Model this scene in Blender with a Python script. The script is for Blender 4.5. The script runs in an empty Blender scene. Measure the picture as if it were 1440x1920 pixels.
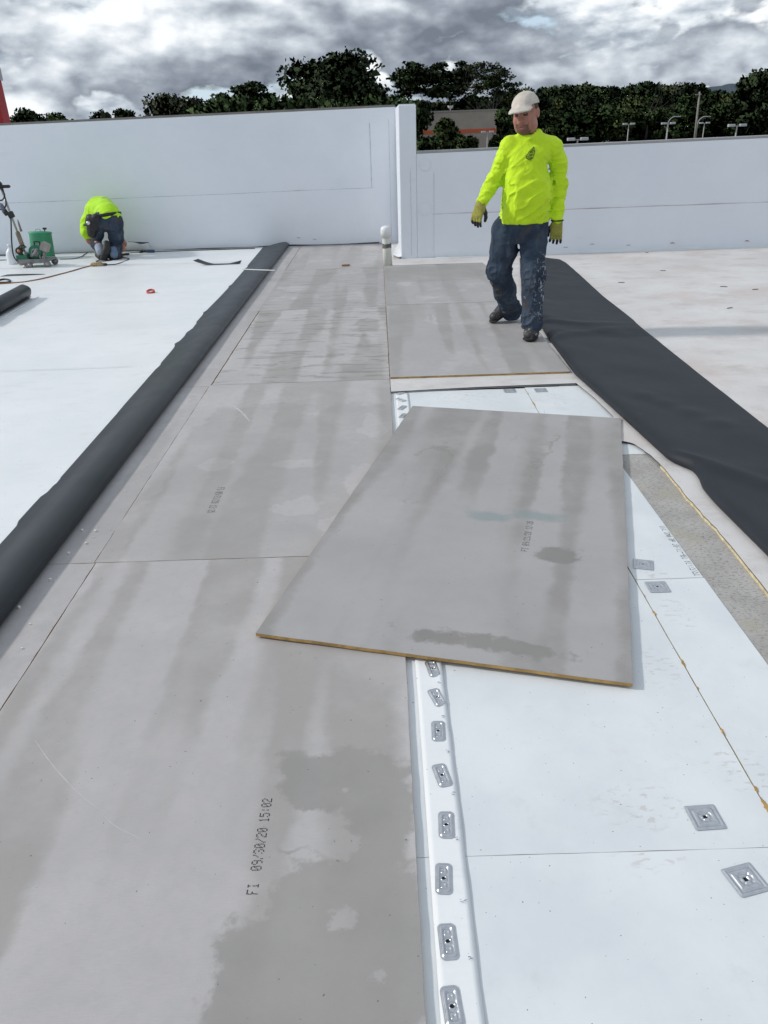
import bpy, bmesh, math, random
import numpy as np
from mathutils import Vector, Matrix
from mathutils.bvhtree import BVHTree
random.seed(7)
scn = bpy.context.scene
COL = scn.collection
R = math.radians

# ------------------------------------------------------------------ camera
CF, CP, CR, CY, CH, CX = 1471.25, 0.452941, -0.0340207, -0.005863, 1.52368, -0.0426846
fw = Vector((math.sin(CY)*math.cos(CP), math.cos(CY)*math.cos(CP), -math.sin(CP)))
rt = Vector((math.cos(CY), -math.sin(CY), 0)); up = rt.cross(fw)
r2 = rt*math.cos(CR)+up*math.sin(CR); u2 = up*math.cos(CR)-rt*math.sin(CR)
cam = bpy.data.cameras.new('camera'); camo = bpy.data.objects.new('camera', cam); COL.objects.link(camo)
camo.matrix_world = Matrix(((r2.x, u2.x, -fw.x, CX), (r2.y, u2.y, -fw.y, 0), (r2.z, u2.z, -fw.z, CH), (0, 0, 0, 1)))
cam.sensor_fit = 'VERTICAL'; cam.sensor_height = 24; cam.lens = CF/1920*24
cam.clip_start = 0.05; cam.clip_end = 12000
scn.camera = camo
scn.render.resolution_x = 768; scn.render.resolution_y = 1024
def ray(px, py): return fw+r2*((px-720)/CF)-u2*((py-960)/CF)
def G(px, py, z=0.0):                 # survey of the photograph: a point on the level z
    d = ray(px, py); t = (z-CH)/d.z
    return Vector((CX, 0, CH))+d*t
def V(px, py, Y):                     # a point on the upright plane at distance Y
    d = ray(px, py); return Vector((CX, 0, CH))+d*(Y/d.y)

# ------------------------------------------------------------------ sky, sun, exposure
SUN_EL, SUN_AZ = 33.0, -86.0          # azimuth from +Y towards +X
sd = Vector((math.sin(R(SUN_AZ))*math.cos(R(SUN_EL)), math.cos(R(SUN_AZ))*math.cos(R(SUN_EL)), math.sin(R(SUN_EL))))
sun = bpy.data.lights.new('sun', 'SUN'); sun.energy = 2.05; sun.angle = R(4.0); sun.color = (1, .955, .89)
suno = bpy.data.objects.new('sun', sun); COL.objects.link(suno)
suno.rotation_euler = sd.to_track_quat('Z', 'Y').to_euler(); suno.location = sd*50
world = bpy.data.worlds.new('World'); scn.world = world; world.use_nodes = True
scn.view_settings.view_transform = 'Standard'; scn.view_settings.look = 'None'
scn.view_settings.exposure = 0.18; scn.view_settings.gamma = 1.0; scn.view_settings.use_curve_mapping = False

SKY_OFF = (9.1, 9.3, 6.3); SKY_OFF2 = (5.7, 5.1, 9.5)
class NT:
    """small helper to write node trees"""
    def __init__(s, tree): s.t = tree; s.n = tree.nodes; s.l = tree.links
    def node(s, typ, **kw):
        n = s.n.new(typ)
        for k, v in kw.items(): setattr(n, k, v)
        return n
    def put(s, sock, v):
        if hasattr(v, 'links') or isinstance(v, bpy.types.NodeSocket): s.l.new(v, sock)
        elif isinstance(v, (tuple, list, Vector)):
            v = tuple(v)
            sock.default_value = v+(1,) if sock.type == 'RGBA' and len(v) == 3 else v
        else: sock.default_value = v
    def math(s, op, a, b=None, c=None, clamp=False):
        n = s.node('ShaderNodeMath', operation=op, use_clamp=clamp)
        s.put(n.inputs[0], a)
        if b is not None: s.put(n.inputs[1], b)
        if c is not None: s.put(n.inputs[2], c)
        return n.outputs[0]
    def vm(s, op, a, b=None):
        n = s.node('ShaderNodeVectorMath', operation=op); s.put(n.inputs[0], a)
        if b is not None:
            if op == 'SCALE': s.put(n.inputs[3], b)
            else: s.put(n.inputs[1], b)
        return n.outputs['Value'] if op in ('LENGTH', 'DOT_PRODUCT') else n.outputs[0]
    def mix(s, f, a, b, mode='MIX'):
        n = s.node('ShaderNodeMix', data_type='RGBA', blend_type=mode)
        s.put(n.inputs['Factor'], f); s.put(n.inputs[6], a); s.put(n.inputs[7], b); return n.outputs[2]
    def noise(s, vec, scale, detail=4, rough=.55, dist=0.0):
        n = s.node('ShaderNodeTexNoise'); s.put(n.inputs['Vector'], vec); n.inputs['Scale'].default_value = scale
        n.inputs['Detail'].default_value = detail; n.inputs['Roughness'].default_value = rough
        n.inputs['Distortion'].default_value = dist; return n.outputs['Fac']
    def step(s, x, a, b, lo=0.0, hi=1.0):
        n = s.node('ShaderNodeMapRange', interpolation_type='SMOOTHSTEP'); s.put(n.inputs[0], x)
        n.inputs[1].default_value = a; n.inputs[2].default_value = b; n.inputs[3].default_value = lo; n.inputs[4].default_value = hi
        return n.outputs[0]
    def obj(s): return s.node('ShaderNodeTexCoord').outputs['Object']
    def sep(s, v):
        n = s.node('ShaderNodeSeparateXYZ'); s.put(n.inputs[0], v); return n.outputs
    def comb(s, x, y, z=0.0):
        n = s.node('ShaderNodeCombineXYZ'); s.put(n.inputs[0], x); s.put(n.inputs[1], y); s.put(n.inputs[2], z); return n.outputs[0]
    def bump(s, h, strength=.3, dist=.01):
        n = s.node('ShaderNodeBump'); n.inputs['Strength'].default_value = strength; n.inputs['Distance'].default_value = dist
        s.put(n.inputs['Height'], h); return n.outputs[0]

w = NT(world.node_tree); w.n.clear()
dirv = w.node('ShaderNodeTexCoord').outputs['Generated']
sx = w.sep(dirv)
def cloud_layer(off, zs, sc, lo, hi, d_up, k_lit, base_l, detail=8):
    """one deck of cumulus: crisp heads, lit from above left, darker undersides; returns (alpha, light)"""
    v = w.vm('ADD', w.comb(sx[0], sx[1], w.math('MULTIPLY', sx[2], zs)), off)
    def dens(q):
        n = w.noise(q, sc, detail, .52); m_ = w.noise(w.vm('ADD', q, (4, 9, 2)), sc*2.7, 3, .5)
        return w.math('ADD', n, w.math('MULTIPLY', w.math('ABSOLUTE', w.math('SUBTRACT', m_, .5)), .34))
    d0 = dens(v); d1 = dens(w.vm('ADD', v, (-d_up*.45, 0, d_up))); d2_ = dens(w.vm('ADD', v, (-d_up*.12, 0, d_up*.28)))
    al = w.step(d0, lo, hi)
    li = w.math('ADD', w.math('ADD', w.math('MULTIPLY', w.math('SUBTRACT', d0, d1), k_lit), w.math('MULTIPLY', w.math('SUBTRACT', d0, d2_), k_lit*1.0)), base_l, clamp=True)
    return al, li
def ramp(f, cols):
    n = w.node('ShaderNodeValToRGB'); w.put(n.inputs[0], f); r_ = n.color_ramp
    r_.elements[0].position = cols[0][0]; r_.elements[0].color = (*cols[0][1], 1); r_.elements[1].position = cols[-1][0]; r_.elements[1].color = (*cols[-1][1], 1)
    for p_, c_ in cols[1:-1]: q = r_.elements.new(p_); q.color = (*c_, 1)
    return n.outputs[0]
aA, lA = cloud_layer(SKY_OFF, 2.2, 6.5, .42, .475, .075, 2.7, .45)            # far low deck
aB, lB = cloud_layer(SKY_OFF2, 1.9, 3.9, .515, .55, .10, 2.6, .37)      # nearer darker deck
CA = ramp(lA, [(0, (.25, .295, .36)), (.35, (.41, .465, .53)), (.65, (.64, .695, .745)), (1, (.90, .93, .945))])
CB = ramp(lB, [(0, (.165, .192, .235)), (.35, (.30, .34, .395)), (.68, (.55, .60, .655)), (1, (.88, .915, .94))])
haze_c = w.mix(w.step(sx[2], 0, .5), (.54, .66, .78), (.46, .62, .84))
ccolo = w.mix(aB, w.mix(aA, haze_c, CA), CB)
cover = w.math('MAXIMUM', w.math('MAXIMUM', aA, aB), .82)
sky = w.node('ShaderNodeTexSky', sky_type='NISHITA', sun_disc=False)
sky.sun_elevation = R(SUN_EL); sky.sun_rotation = R(SUN_AZ); sky.altitude = 50; sky.air_density = 1.0; sky.dust_density = .2; sky.ozone_density = 2.0
bg1 = w.node('ShaderNodeBackground'); bg1.inputs['Strength'].default_value = .1; w.l.new(sky.outputs[0], bg1.inputs['Color'])
bg2 = w.node('ShaderNodeBackground'); bg2.inputs['Strength'].default_value = 1.0; w.put(bg2.inputs['Color'], ccolo)
ms = w.node('ShaderNodeMixShader'); w.put(ms.inputs[0], cover); world.cycles.sampling_method = 'MANUAL'; world.cycles.sample_map_resolution = 512; w.l.new(bg1.outputs[0], ms.inputs[1]); w.l.new(bg2.outputs[0], ms.inputs[2])
wo = w.node('ShaderNodeOutputWorld'); w.l.new(ms.outputs[0], wo.inputs['Surface'])

# ------------------------------------------------------------------ materials
def new_mat(name):
    m = bpy.data.materials.new(name); m.use_nodes = True
    t = NT(m.node_tree); b = t.n['Principled BSDF']
    return m, t, b
def M(name, col, rough=.6, var=.12, vs=6.0, bump=0.0, bs=60.0, metal=0.0, spec=.5, dirt=None):
    m, t, b = new_mat(name)
    o = t.obj(); n = t.noise(o, vs, 5, .6)
    f = t.step(n, .3, .7)
    c = t.mix(f, tuple(x*(1-var) for x in col), tuple(min(1, x*(1+var)) for x in col))
    if dirt: c = t.mix(t.step(t.noise(t.vm('ADD', o, (9, 4, 2)), dirt[1], 6, .65), dirt[2], dirt[2]+.12, 0, dirt[3]), c, dirt[0])
    t.put(b.inputs['Base Color'], c); b.inputs['Roughness'].default_value = rough
    b.inputs['Metallic'].default_value = metal; b.inputs['Specular IOR Level'].default_value = spec
    if bump: t.put(b.inputs['Normal'], t.bump(t.noise(o, bs, 4, .6), bump, .004))
    return m

# ------------------------------------------------------------------ mesh helpers
class MB:
    def __init__(s): s.v = []; s.f = []; s.m = []
    def add(s, vs, fs, mi=0):
        o = len(s.v); s.v += [tuple(v) for v in vs]; s.f += [tuple(i+o for i in f) for f in fs]; s.m += [mi]*len(fs); return s
    def box(s, x0, x1, y0, y1, z0, z1, mi=0, mt=None):
        vs = [(x, y, z) for z in (z0, z1) for y in (y0, y1) for x in (x0, x1)]
        if mt is not None: vs = [mt @ Vector(v) for v in vs]
        return s.add(vs, [(0, 2, 3, 1), (4, 5, 7, 6), (0, 1, 5, 4), (2, 6, 7, 3), (0, 4, 6, 2), (1, 3, 7, 5)], mi)
    def tube(s, pts, rad, n=8, mi=0, cap=True):
        pts = [Vector(p) for p in pts]
        rs = rad if isinstance(rad, (list, tuple)) else [rad]*len(pts)
        o = len(s.v); prev = None
        for i, p in enumerate(pts):
            d = (pts[min(i+1, len(pts)-1)]-pts[max(i-1, 0)])
            d = d.normalized() if d.length > 1e-9 else Vector((0, 0, 1))
            a = prev - d*prev.dot(d) if prev is not None else d.orthogonal()
            a = a.normalized() if a.length > 1e-6 else d.orthogonal().normalized()
            prev = a; b = d.cross(a)
            for k in range(n):
                t = 2*math.pi*k/n; s.v.append(tuple(p+(a*math.cos(t)+b*math.sin(t))*rs[i]))
        for i in range(len(pts)-1):
            for k in range(n):
                s.f.append((o+i*n+k, o+i*n+(k+1) % n, o+(i+1)*n+(k+1) % n, o+(i+1)*n+k)); s.m.append(mi)
        if cap:
            s.f.append(tuple(o+k for k in range(n))[::-1]); s.m.append(mi)
            s.f.append(tuple(o+(len(pts)-1)*n+k for k in range(n))); s.m.append(mi)
        return s
    def lathe(s, prof, n=20, c=(0, 0, 0), axis='z', mi=0):
        o = len(s.v)
        for r_, z in prof:
            for k in range(n):
                t = 2*math.pi*k/n; p = (r_*math.cos(t), r_*math.sin(t), z)
                if axis == 'x': p = (p[2], p[0], p[1])
                if axis == 'y': p = (p[1], p[2], p[0])
                s.v.append((p[0]+c[0], p[1]+c[1], p[2]+c[2]))
        for i in range(len(prof)-1):
            for k in range(n):
                s.f.append((o+i*n+k, o+i*n+(k+1) % n, o+(i+1)*n+(k+1) % n, o+(i+1)*n+k)); s.m.append(mi)
        return s
    def prism(s, poly, z0, z1, mi_top=0, mi_side=0):
        n = len(poly); o = len(s.v)
        s.v += [(p[0], p[1], z0) for p in poly]+[(p[0], p[1], z1) for p in poly]
        s.f.append(tuple(o+n+i for i in range(n))); s.m.append(mi_top)
        s.f.append(tuple(o+i for i in range(n))[::-1]); s.m.append(mi_side)
        for i in range(n):
            s.f.append((o+i, o+(i+1) % n, o+n+(i+1) % n, o+n+i)); s.m.append(mi_side)
        return s
    def grid(s, rows, mi=0, close=False):
        o = len(s.v); nu = len(rows[0])
        for r_ in rows: s.v += [tuple(p) for p in r_]
        for i in range(len(rows)-1):
            for k in range(nu if close else nu-1):
                s.f.append((o+i*nu+k, o+i*nu+(k+1) % nu, o+(i+1)*nu+(k+1) % nu, o+(i+1)*nu+k)); s.m.append(mi)
        return s
    def mesh(s, name, mats, smooth=False):
        me = bpy.data.meshes.new(name); me.from_pydata(s.v, [], s.f)
        for m in (mats if isinstance(mats, (list, tuple)) else [mats]): me.materials.append(m)
        me.polygons.foreach_set('material_index', s.m)
        if smooth: me.polygons.foreach_set('use_smooth', [True]*len(me.polygons))
        me.validate(); me.update(); return me
    def build(s, name, mats, parent=None, smooth=False, bevel=0.0, solid=0.0):
        o = link(name, s.mesh(name, mats, smooth), parent)
        if solid: md = o.modifiers.new('solid', 'SOLIDIFY'); md.thickness = solid; md.offset = 0
        if bevel: md = o.modifiers.new('bevel', 'BEVEL'); md.width = bevel; md.segments = 2; md.limit_method = 'ANGLE'
        return o
def link(name, data, parent=None, loc=None):
    o = bpy.data.objects.new(name, data); COL.objects.link(o)
    if parent is not None: o.parent = parent
    if loc is not None: o.location = loc
    return o
def tag(o, label, cat, group=None):
    o['label'] = label; o['category'] = cat
    if group: o['group'] = group
    return o
def thing(name, label, cat, loc=(0, 0, 0), rz=0.0, group=None):
    o = link(name, None, None, loc); o.rotation_euler = (0, 0, rz); o.empty_display_size = .1
    return tag(o, label, cat, group)
def struct(o): o['kind'] = 'structure'; return o
def kids(o): return [c for c in bpy.data.objects if c.parent == o]
def copy_tree(o, parent=None):
    c = o.copy(); COL.objects.link(c); c.parent = parent
    for ch in kids(o): copy_tree(ch, c)
    return c
def catmull(P, n=8):
    P = [Vector(p) for p in P]; out = []
    for i in range(len(P)-1):
        a, b, c, d = P[max(i-1, 0)], P[i], P[i+1], P[min(i+2, len(P)-1)]
        for k in range(n):
            t = k/n; out.append(.5*((2*b)+(c-a)*t+(2*a-5*b+4*c-d)*t*t+(3*b-a-3*c+d)*t**3))
    return out+[P[-1]]
def vnoise(x, y, z, seed=0):
    x = np.asarray(x, float); y = np.asarray(y, float); z = np.asarray(z, float)
    x, y, z = np.broadcast_arrays(x, y, z)
    xi, yi, zi = np.floor(x).astype(np.int64), np.floor(y).astype(np.int64), np.floor(z).astype(np.int64)
    u, v, w_ = x-xi, y-yi, z-zi
    u, v, w_ = u*u*(3-2*u), v*v*(3-2*v), w_*w_*(3-2*w_)
    def h(i, j, k):
        n = (i*374761393+j*668265263+k*2147483647+seed*974634777) & 0x7fffffff
        n = ((n ^ (n >> 13))*1274126177) & 0x7fffffff
        return ((n ^ (n >> 16)) & 0xffff)/32767.5-1
    r = 0
    for a in (0, 1):
        for b in (0, 1):
            for c in (0, 1):
                r = r+h(xi+a, yi+b, zi+c)*(u if a else 1-u)*(v if b else 1-v)*(w_ if c else 1-w_)
    return r

# ------------------------------------------------------------------ roof surfaces
def jitter_rect(x0, x1, y0, y1, j=.0012, step=.07, rnd=random):
    P = []
    def side(a, b):
        n = max(2, int(math.hypot(b[0]-a[0], b[1]-a[1])/step))
        for i in range(n):
            t = i/n; q = 0 if i == 0 else j
            P.append((a[0]+(b[0]-a[0])*t+rnd.uniform(-q, q), a[1]+(b[1]-a[1])*t+rnd.uniform(-q, q)))
    side((x0, y0), (x1, y0)); side((x1, y0), (x1, y1)); side((x1, y1), (x0, y1)); side((x0, y1), (x0, y0)); return P

def cover_mat(name, seed, wet=(), dry=(), rings=(), teal=(), streak=.75, damp=0.0, ripple=0.0, wetk=1.0, tone=1.0):
    """grey fibre facer: roller streaks along the board, damp patches, tide marks, scuffs. blobs are (u, v, ru, rv)"""
    m, t, b = new_mat(name); o = t.obj(); s = t.sep(o)
    so = t.vm('ADD', o, (seed*3.7, seed*1.3, seed))
    fine = t.noise(so, 260, 3, .6); mid = t.noise(so, 22, 6, .65); large = t.noise(so, 2.4, 5, .6)
    wob = t.noise(so, 6.5, 7, .66)
    c = t.mix(t.step(large, .3, .7), tuple(tone*q for q in (.440, .420, .420)), tuple(tone*q for q in (.500, .478, .476)))
    c = t.mix(t.step(mid, .42, .72, 0, .35), c, (.38, .375, .375))
    # fine cross weave of the facer
    wv = t.noise(t.vm('MULTIPLY', so, (40, 420, 1)), 1, 2, .5)
    c = t.mix(t.step(wv, .35, .75, 0, .16), c, (.31, .31, .32))
    us = t.math('ADD', t.math('MULTIPLY', s[0], 4.6), t.math('MULTIPLY', t.math('SUBTRACT', wob, .5), .42))
    st = t.noise(t.comb(t.math('ADD', us, seed*2.31), t.math('MULTIPLY', s[1], .30), seed*1.0), 1, 1, .4)
    stm = t.step(st, .47, .565, 0, streak)
    stm = t.math('MULTIPLY', stm, t.step(t.noise(so, 3.1, 4, .6), .25, .6, .35, 1))
    c = t.mix(stm, c, tuple(tone*q for q in (.320, .304, .290)))
    def blobs(lst, amp, src, rnd_=False):
        acc = None
        for (u, v, ru, rv) in lst:
            du = t.math('DIVIDE', t.math('SUBTRACT', s[0], u), ru); dv = t.math('DIVIDE', t.math('SUBTRACT', s[1], v), rv)
            du = t.math('MULTIPLY', du, du); dv = t.math('MULTIPLY', dv, dv)
            q = t.math('SQRT', t.math('ADD', du, dv)) if rnd_ else t.math('SQRT', t.math('SQRT', t.math('ADD', t.math('MULTIPLY', du, du), t.math('MULTIPLY', dv, dv))))
            q = t.math('SUBTRACT', 1.0, q)
            q = t.math('MULTIPLY', q, min(ru, rv)*10)
            acc = q if acc is None else t.math('MAXIMUM', acc, q)
        return t.math('ADD', acc, t.math('MULTIPLY', t.math('SUBTRACT', src, .5), amp))
    if damp: c = t.mix(t.step(t.noise(so, 1.7, 7, .68), .40, .455, 0, damp), c, (.295, .29, .288))
    wetm = None
    if wet:
        wm = t.step(blobs(wet, 2.2, wob), -.12, .16)
        if dry: wm = t.math('MULTIPLY', wm, t.math('SUBTRACT', 1.0, t.step(blobs(dry, 2.2, wob, True), -.05, .10)))
        wetm = wm = t.math('MULTIPLY', wm, wetk)
        c = t.mix(wm, c, t.mix(t.step(large, .35, .65), tuple(tone*q for q in (.274, .263, .252)), tuple(tone*q for q in (.317, .303, .289))))
    for (u, v, ru, rv) in rings:
        q = blobs([(u, v, ru, rv)], 2.2, wob, True)
        ring = t.math('MULTIPLY', t.step(q, -.03, .04), t.step(q, .06, .20, 1, 0))
        c = t.mix(t.math('MULTIPLY', ring, t.step(t.noise(so, 4.3, 3, .5), .42, .62, 0, .62)), c, (.24, .235, .215))
    for (u, v, ru, rv) in teal:
        c = t.mix(t.math('MULTIPLY', t.step(blobs([(u, v, ru, rv)], 1.0, wob), -.1, .3), .55), c, (.20, .275, .285))
    if ripple:
        rn = t.noise(t.vm('MULTIPLY', so, (3.0, 15.0, 1)), 1, 5, .6, .4)
        rr = t.math('MULTIPLY', t.step(rn, .53, .60), t.step(rn, .60, .72, 1, 0))
        c = t.mix(t.math('MULTIPLY', rr, ripple), c, (.19, .185, .165))
    # specks and pale scuffs
    sp = t.noise(t.vm('ADD', so, (5, 5, 5)), 75, 2, .5)
    c = t.mix(t.step(sp, .735, .76, 0, .8), c, (.12, .11, .09))
    t.put(b.inputs['Base Color'], c)
    b.inputs['Roughness'].default_value = .62; b.inputs['Specular IOR Level'].default_value = .28
    if wetm is not None: t.put(b.inputs['Roughness'], t.math('SUBTRACT', .66, t.math('MULTIPLY', wetm, .16)))
    t.put(b.inputs['Normal'], t.bump(t.math('ADD', fine, t.math('MULTIPLY', wv, .6)), .22, .0012))
    return m
MAT_CORE = M('board_core_tan', (.42, .26, .085), .85, .25, 30, .5, 300)
MAT_INK = M('print_ink', (.018, .018, .022), .7, .2, 90)

FONT = {'0': '01110 10001 10011 10101 11001 10001 01110', '1': '00100 01100 00100 00100 00100 00100 01110', '2': '01110 10001 00001 00110 01000 10000 11111',
 '3': '01110 10001 00001 00110 00001 10001 01110', '5': '11111 10000 11110 00001 00001 10001 01110', '6': '01110 10000 11110 10001 10001 10001 01110',
 '7': '11111 00001 00010 00100 00100 01000 01000', '8': '01110 10001 10001 01110 10001 10001 01110', '9': '01110 10001 10001 01111 00001 00001 01110',
 '4': '00010 00110 01010 10010 11111 00010 00010', ':': '00000 00100 00100 00000 00100 00100 00000', '/': '00001 00001 00010 00100 01000 10000 10000',
 'F': '11111 10000 10000 11110 10000 10000 10000', 'I': '01110 00100 00100 00100 00100 00100 01110', '-': '00000 00000 00000 11111 00000 00000 00000',
 'A': '01110 10001 10001 11111 10001 10001 10001', 'X': '10001 10001 01010 00100 01010 10001 10001', 'V': '10001 10001 10001 10001 10001 01010 00100',
 'C': '01110 10001 10000 10000 10000 10001 01110', 'U': '10001 10001 10001 10001 10001 10001 01110', 'S': '01111 10000 10000 01110 00001 00001 11110',
 'T': '11111 00100 00100 00100 00100 00100 00100', 'W': '10001 10001 10001 10101 10101 11011 10001', '.': '00000 00000 00000 00000 00000 01100 01100', ' ': '00000 '*7}
def dot_text(txt, pos, rd, ud, pitch, height, name, parent, z, wear=.12, seed=1, maxu=None):
    """inkjet dot-matrix print: small flat dots on the surface; rd reading direction, ud letter-up direction"""
    rnd = random.Random(seed); mb = MB(); rd = Vector((*rd, 0)).normalized(); ud = Vector((*ud, 0)).normalized()
    for i, ch in enumerate(txt):
        rows = FONT[ch].split()
        for r_ in range(7):
            for c in range(5):
                if rows[r_][c] == '1' and rnd.random() > wear:
                    p = Vector((*pos, 0))+rd*(i*pitch+c*pitch*.16+rnd.uniform(-.03, .03)*pitch)+ud*((6-r_)*height/6)
                    if maxu and p.x > maxu(p.y): continue
                    a, h = pitch*.095, height*.062
                    q = [p+rd*a*math.cos(k*math.pi/3)+ud*h*1.1*math.sin(k*math.pi/3) for k in range(6)]
                    o = len(mb.v); mb.v += [(v.x, v.y, z) for v in q]
                    mb.f.append(tuple(range(o, o+6)) if (q[1]-q[0]).cross(q[2]-q[1]).z > 0 else tuple(range(o, o+6))[::-1]); mb.m.append(0)
    o = mb.build(name, MAT_INK, parent); o['kind'] = 'stuff'; return o

# deck under everything
MAT_SPECK, t, b = new_mat('bare_insulation_facer'); o = t.obj()
c = t.mix(t.step(t.noise(o, 5, 5, .6), .35, .65), (.36, .345, .33), (.44, .425, .41))
c = t.mix(t.step(t.noise(t.vm('MULTIPLY', o, (60, 130, 1)), 1, 3, .6), .50, .66, 0, .75), c, (.21, .195, .18))
c = t.mix(t.step(t.noise(t.vm('ADD', o, (4, 4, 4)), 150, 2, .5), .66, .72, 0, .85), c, (.09, .085, .08))
c = t.mix(t.step(t.noise(o, 2.2, 4, .6), .55, .7, 0, .5), c, (.40, .37, .27))
t.put(b.inputs['Base Color'], c); b.inputs['Roughness'].default_value = .9
t.put(b.inputs['Normal'], t.bump(t.noise(o, 220, 5, .7), .5, .003))
mb = MB(); mb.box(-16, 0, -3, 12.5, -.30, -.0142); mb.box(0, 1.1, -3, 12.5, -.30, -.036); mb.box(1.1, 1.5, -3, 12.5, -.30, -.0160); mb.box(1.5, 9.5, -3, 12.5, -.30, -.016)
struct(mb.build('roof_deck', MAT_SPECK))

# old weathered membrane to the right and behind the opened patch
MAT_OLD, t, b = new_mat('weathered_white_membrane'); o = t.obj()
c = t.mix(t.step(t.noise(o, .9, 6, .62), .3, .7), (.565, .54, .53), (.68, .67, .665))
c = t.mix(t.step(t.noise(t.vm('MULTIPLY', o, (1.6, 2.4, 1)), 1.5, 7, .7), .46, .70, 0, .75), c, (.49, .45, .43))
c = t.mix(t.step(t.noise(t.vm('ADD', o, (3, 1, 0)), 1.1, 5, .65), .52, .68, 0, .5), c, (.56, .47, .44))
c = t.mix(t.step(t.noise(o, 38, 5, .7), .56, .75, 0, .5), c, (.40, .38, .36))
c = t.mix(t.step(t.noise(t.vm('MULTIPLY', o, (26, 50, 1)), 1, 3, .6), .74, .78, 0, .4), c, (.30, .27, .25))
t.put(b.inputs['Base Color'], c); b.inputs['Roughness'].default_value = .6; b.inputs['Specular IOR Level'].default_value = .35
t.put(b.inputs['Normal'], t.bump(t.math('ADD', t.noise(o, 3, 3, .5), t.math('MULTIPLY', t.noise(o, 90, 4, .6), .08)), .35, .03))
MAT_DARKEDGE = M('dark_membrane_edge', (.03, .032, .036), .6)
cut = catmull([(1.0, 3.945), (1.13, 3.915), (1.213, 3.9), (1.262, 3.848), (1.288, 3.732), (1.308, 3.56), (1.303, 3.226), (1.307, 3.0), (1.312, 2.786), (1.306, 2.5), (1.302, 2.2), (1.306, 1.6), (1.30, .8), (1.306, -3)], 5)
cut = [(p.x+.002*math.sin(p.y*31)+.0015*math.sin(p.y*77), p.y) for p in (Vector((*q, 0)) if len(q) == 2 else q for q in cut)]
back = [(0.0, 4.907), (.30, 4.93), (.582, 4.949), (.9, 4.957), (1.211, 4.963), (1.25, 4.643), (1.272, 4.293), (1.22, 4.12), (1.08, 4.0)]
poly = [(0.0, 12.45)]+back+cut+[(9.4, -3), (9.4, 12.45)]
mb = MB(); mb.prism(poly, -.0035, 0.0, 0, 1)
old = struct(mb.build('old_roof_membrane', [MAT_OLD, MAT_DARKEDGE]))
MAT_FOAM = M('yellow_foam', (.62, .53, .33), .9, .25, 40, .5, 250)
mb = MB(); off = [(p[0]-.002, p[1]) for p in cut if p[1] < 3.6]
inner = [(p[0]+.05, p[1]) for p in cut if p[1] < 3.6][::-1]
mb.prism(off+inner, -.0155, -.0042, 0, 0)
mb.build('foam_edge', MAT_FOAM, old)
be = back[:5]; mb = MB(); mb.prism([(p_[0], p_[1]+.004) for p_ in be]+[(p_[0], p_[1]+.06) for p_ in be[::-1]], -.0132, -.0038); mb.build('gap_filler', M('grey_filler', (.34, .34, .34), .9), old)  # grey filler strip added to lighten the dark gap under the membrane edge

# white faced insulation boards in the opened patch
def white_mat(name, seed, foot=()):
    m, t, b = new_mat(name); o = t.obj(); s = t.sep(o); so = t.vm('ADD', o, (seed*2.1, seed*4.3, 0))
    c = t.mix(t.step(t.noise(so, 2.5, 5, .6), .3, .7), (.65, .685, .71), (.74, .765, .785))
    c = t.mix(t.step(t.noise(so, 7, 7, .72), .55, .75, 0, .5), c, (.58, .61, .62))
    c = t.mix(t.step(t.noise(t.vm('ADD', so, (1, 2, 3)), 4, 6, .7), .60, .74, 0, .40), c, (.60, .53, .52))
    for (u, v, ru, rv) in foot:      # muddy scuffs left by shoes
        du = t.math('DIVIDE', t.math('SUBTRACT', s[0], u), ru); dv = t.math('DIVIDE', t.math('SUBTRACT', s[1], v), rv)
        q = t.math('SUBTRACT', 1.0, t.math('SQRT', t.math('ADD', t.math('MULTIPLY', du, du), t.math('MULTIPLY', dv, dv))))
        n = t.noise(t.vm('MULTIPLY', so, (28, 62, 1)), 1, 4, .6, .3)
        c = t.mix(t.math('MULTIPLY', t.math('MULTIPLY', t.step(q, 0, .5), t.step(n, .54, .64)), .42), c, (.45, .40, .38))
    sp = t.noise(t.vm('ADD', so, (8, 8, 8)), 95, 2, .5)
    c = t.mix(t.step(sp, .735, .755, 0, .85), c, (.10, .10, .12))
    t.put(b.inputs['Base Color'], c); b.inputs['Roughness'].default_value = .55; b.inputs['Specular IOR Level'].default_value = .3
    t.put(b.inputs['Normal'], t.bump(t.math('ADD', t.noise(so, 6, 4, .5), t.math('MULTIPLY', t.noise(so, 160, 3, .6), .05)), .25, .012))
    return m
WZ = -.0135
def white_board(label, x0, x1, y0, y1, seed, foot=()):
    cx, cy = (x0+x1)/2, (y0+y1)/2; rnd = random.Random(seed)
    root = thing('insulation_board', label, 'insulation board', (cx, cy, -.034), 0, 'white insulation boards of the opened patch')
    P = jitter_rect(x0-cx, x1-cx, y0-cy, y1-cy, .0005, .06, rnd)
    mb = MB(); mb.prism(P, -.0018, .0192); mb.build('foam_core', MAT_FOAM, root)
    mb = MB(); mb.prism(P, .0193, .0205); mb.build('facer', white_mat('white_facer_%d' % seed, seed, [(u-cx, v-cy, a, b_) for u, v, a, b_ in foot]), root)
    return root
def g2(px, py, z=WZ): p = G(px, py, z); return (p.x, p.y)
wb1 = white_board('large white insulation board holding the nearer square plate at the photo bottom right', -.20, .868, -1.14, 1.2992, 1, [(*g2(1210, 1580), .12, .10)])
wb2 = white_board('large white insulation board just in front of the loose grey board', -.20, .868, 1.3006, 3.742, 2, [(*g2(1235, 1250), .07, .14), (*g2(1200, 1510), .14, .10), (*g2(1380, 1440), .1, .10)])
wb3 = white_board('white insulation board behind the loose grey board, left of the yellow seam', -.20, .868, 3.746, 4.93, 3, [(*g2(880, 745), .30, .16)])
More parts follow.
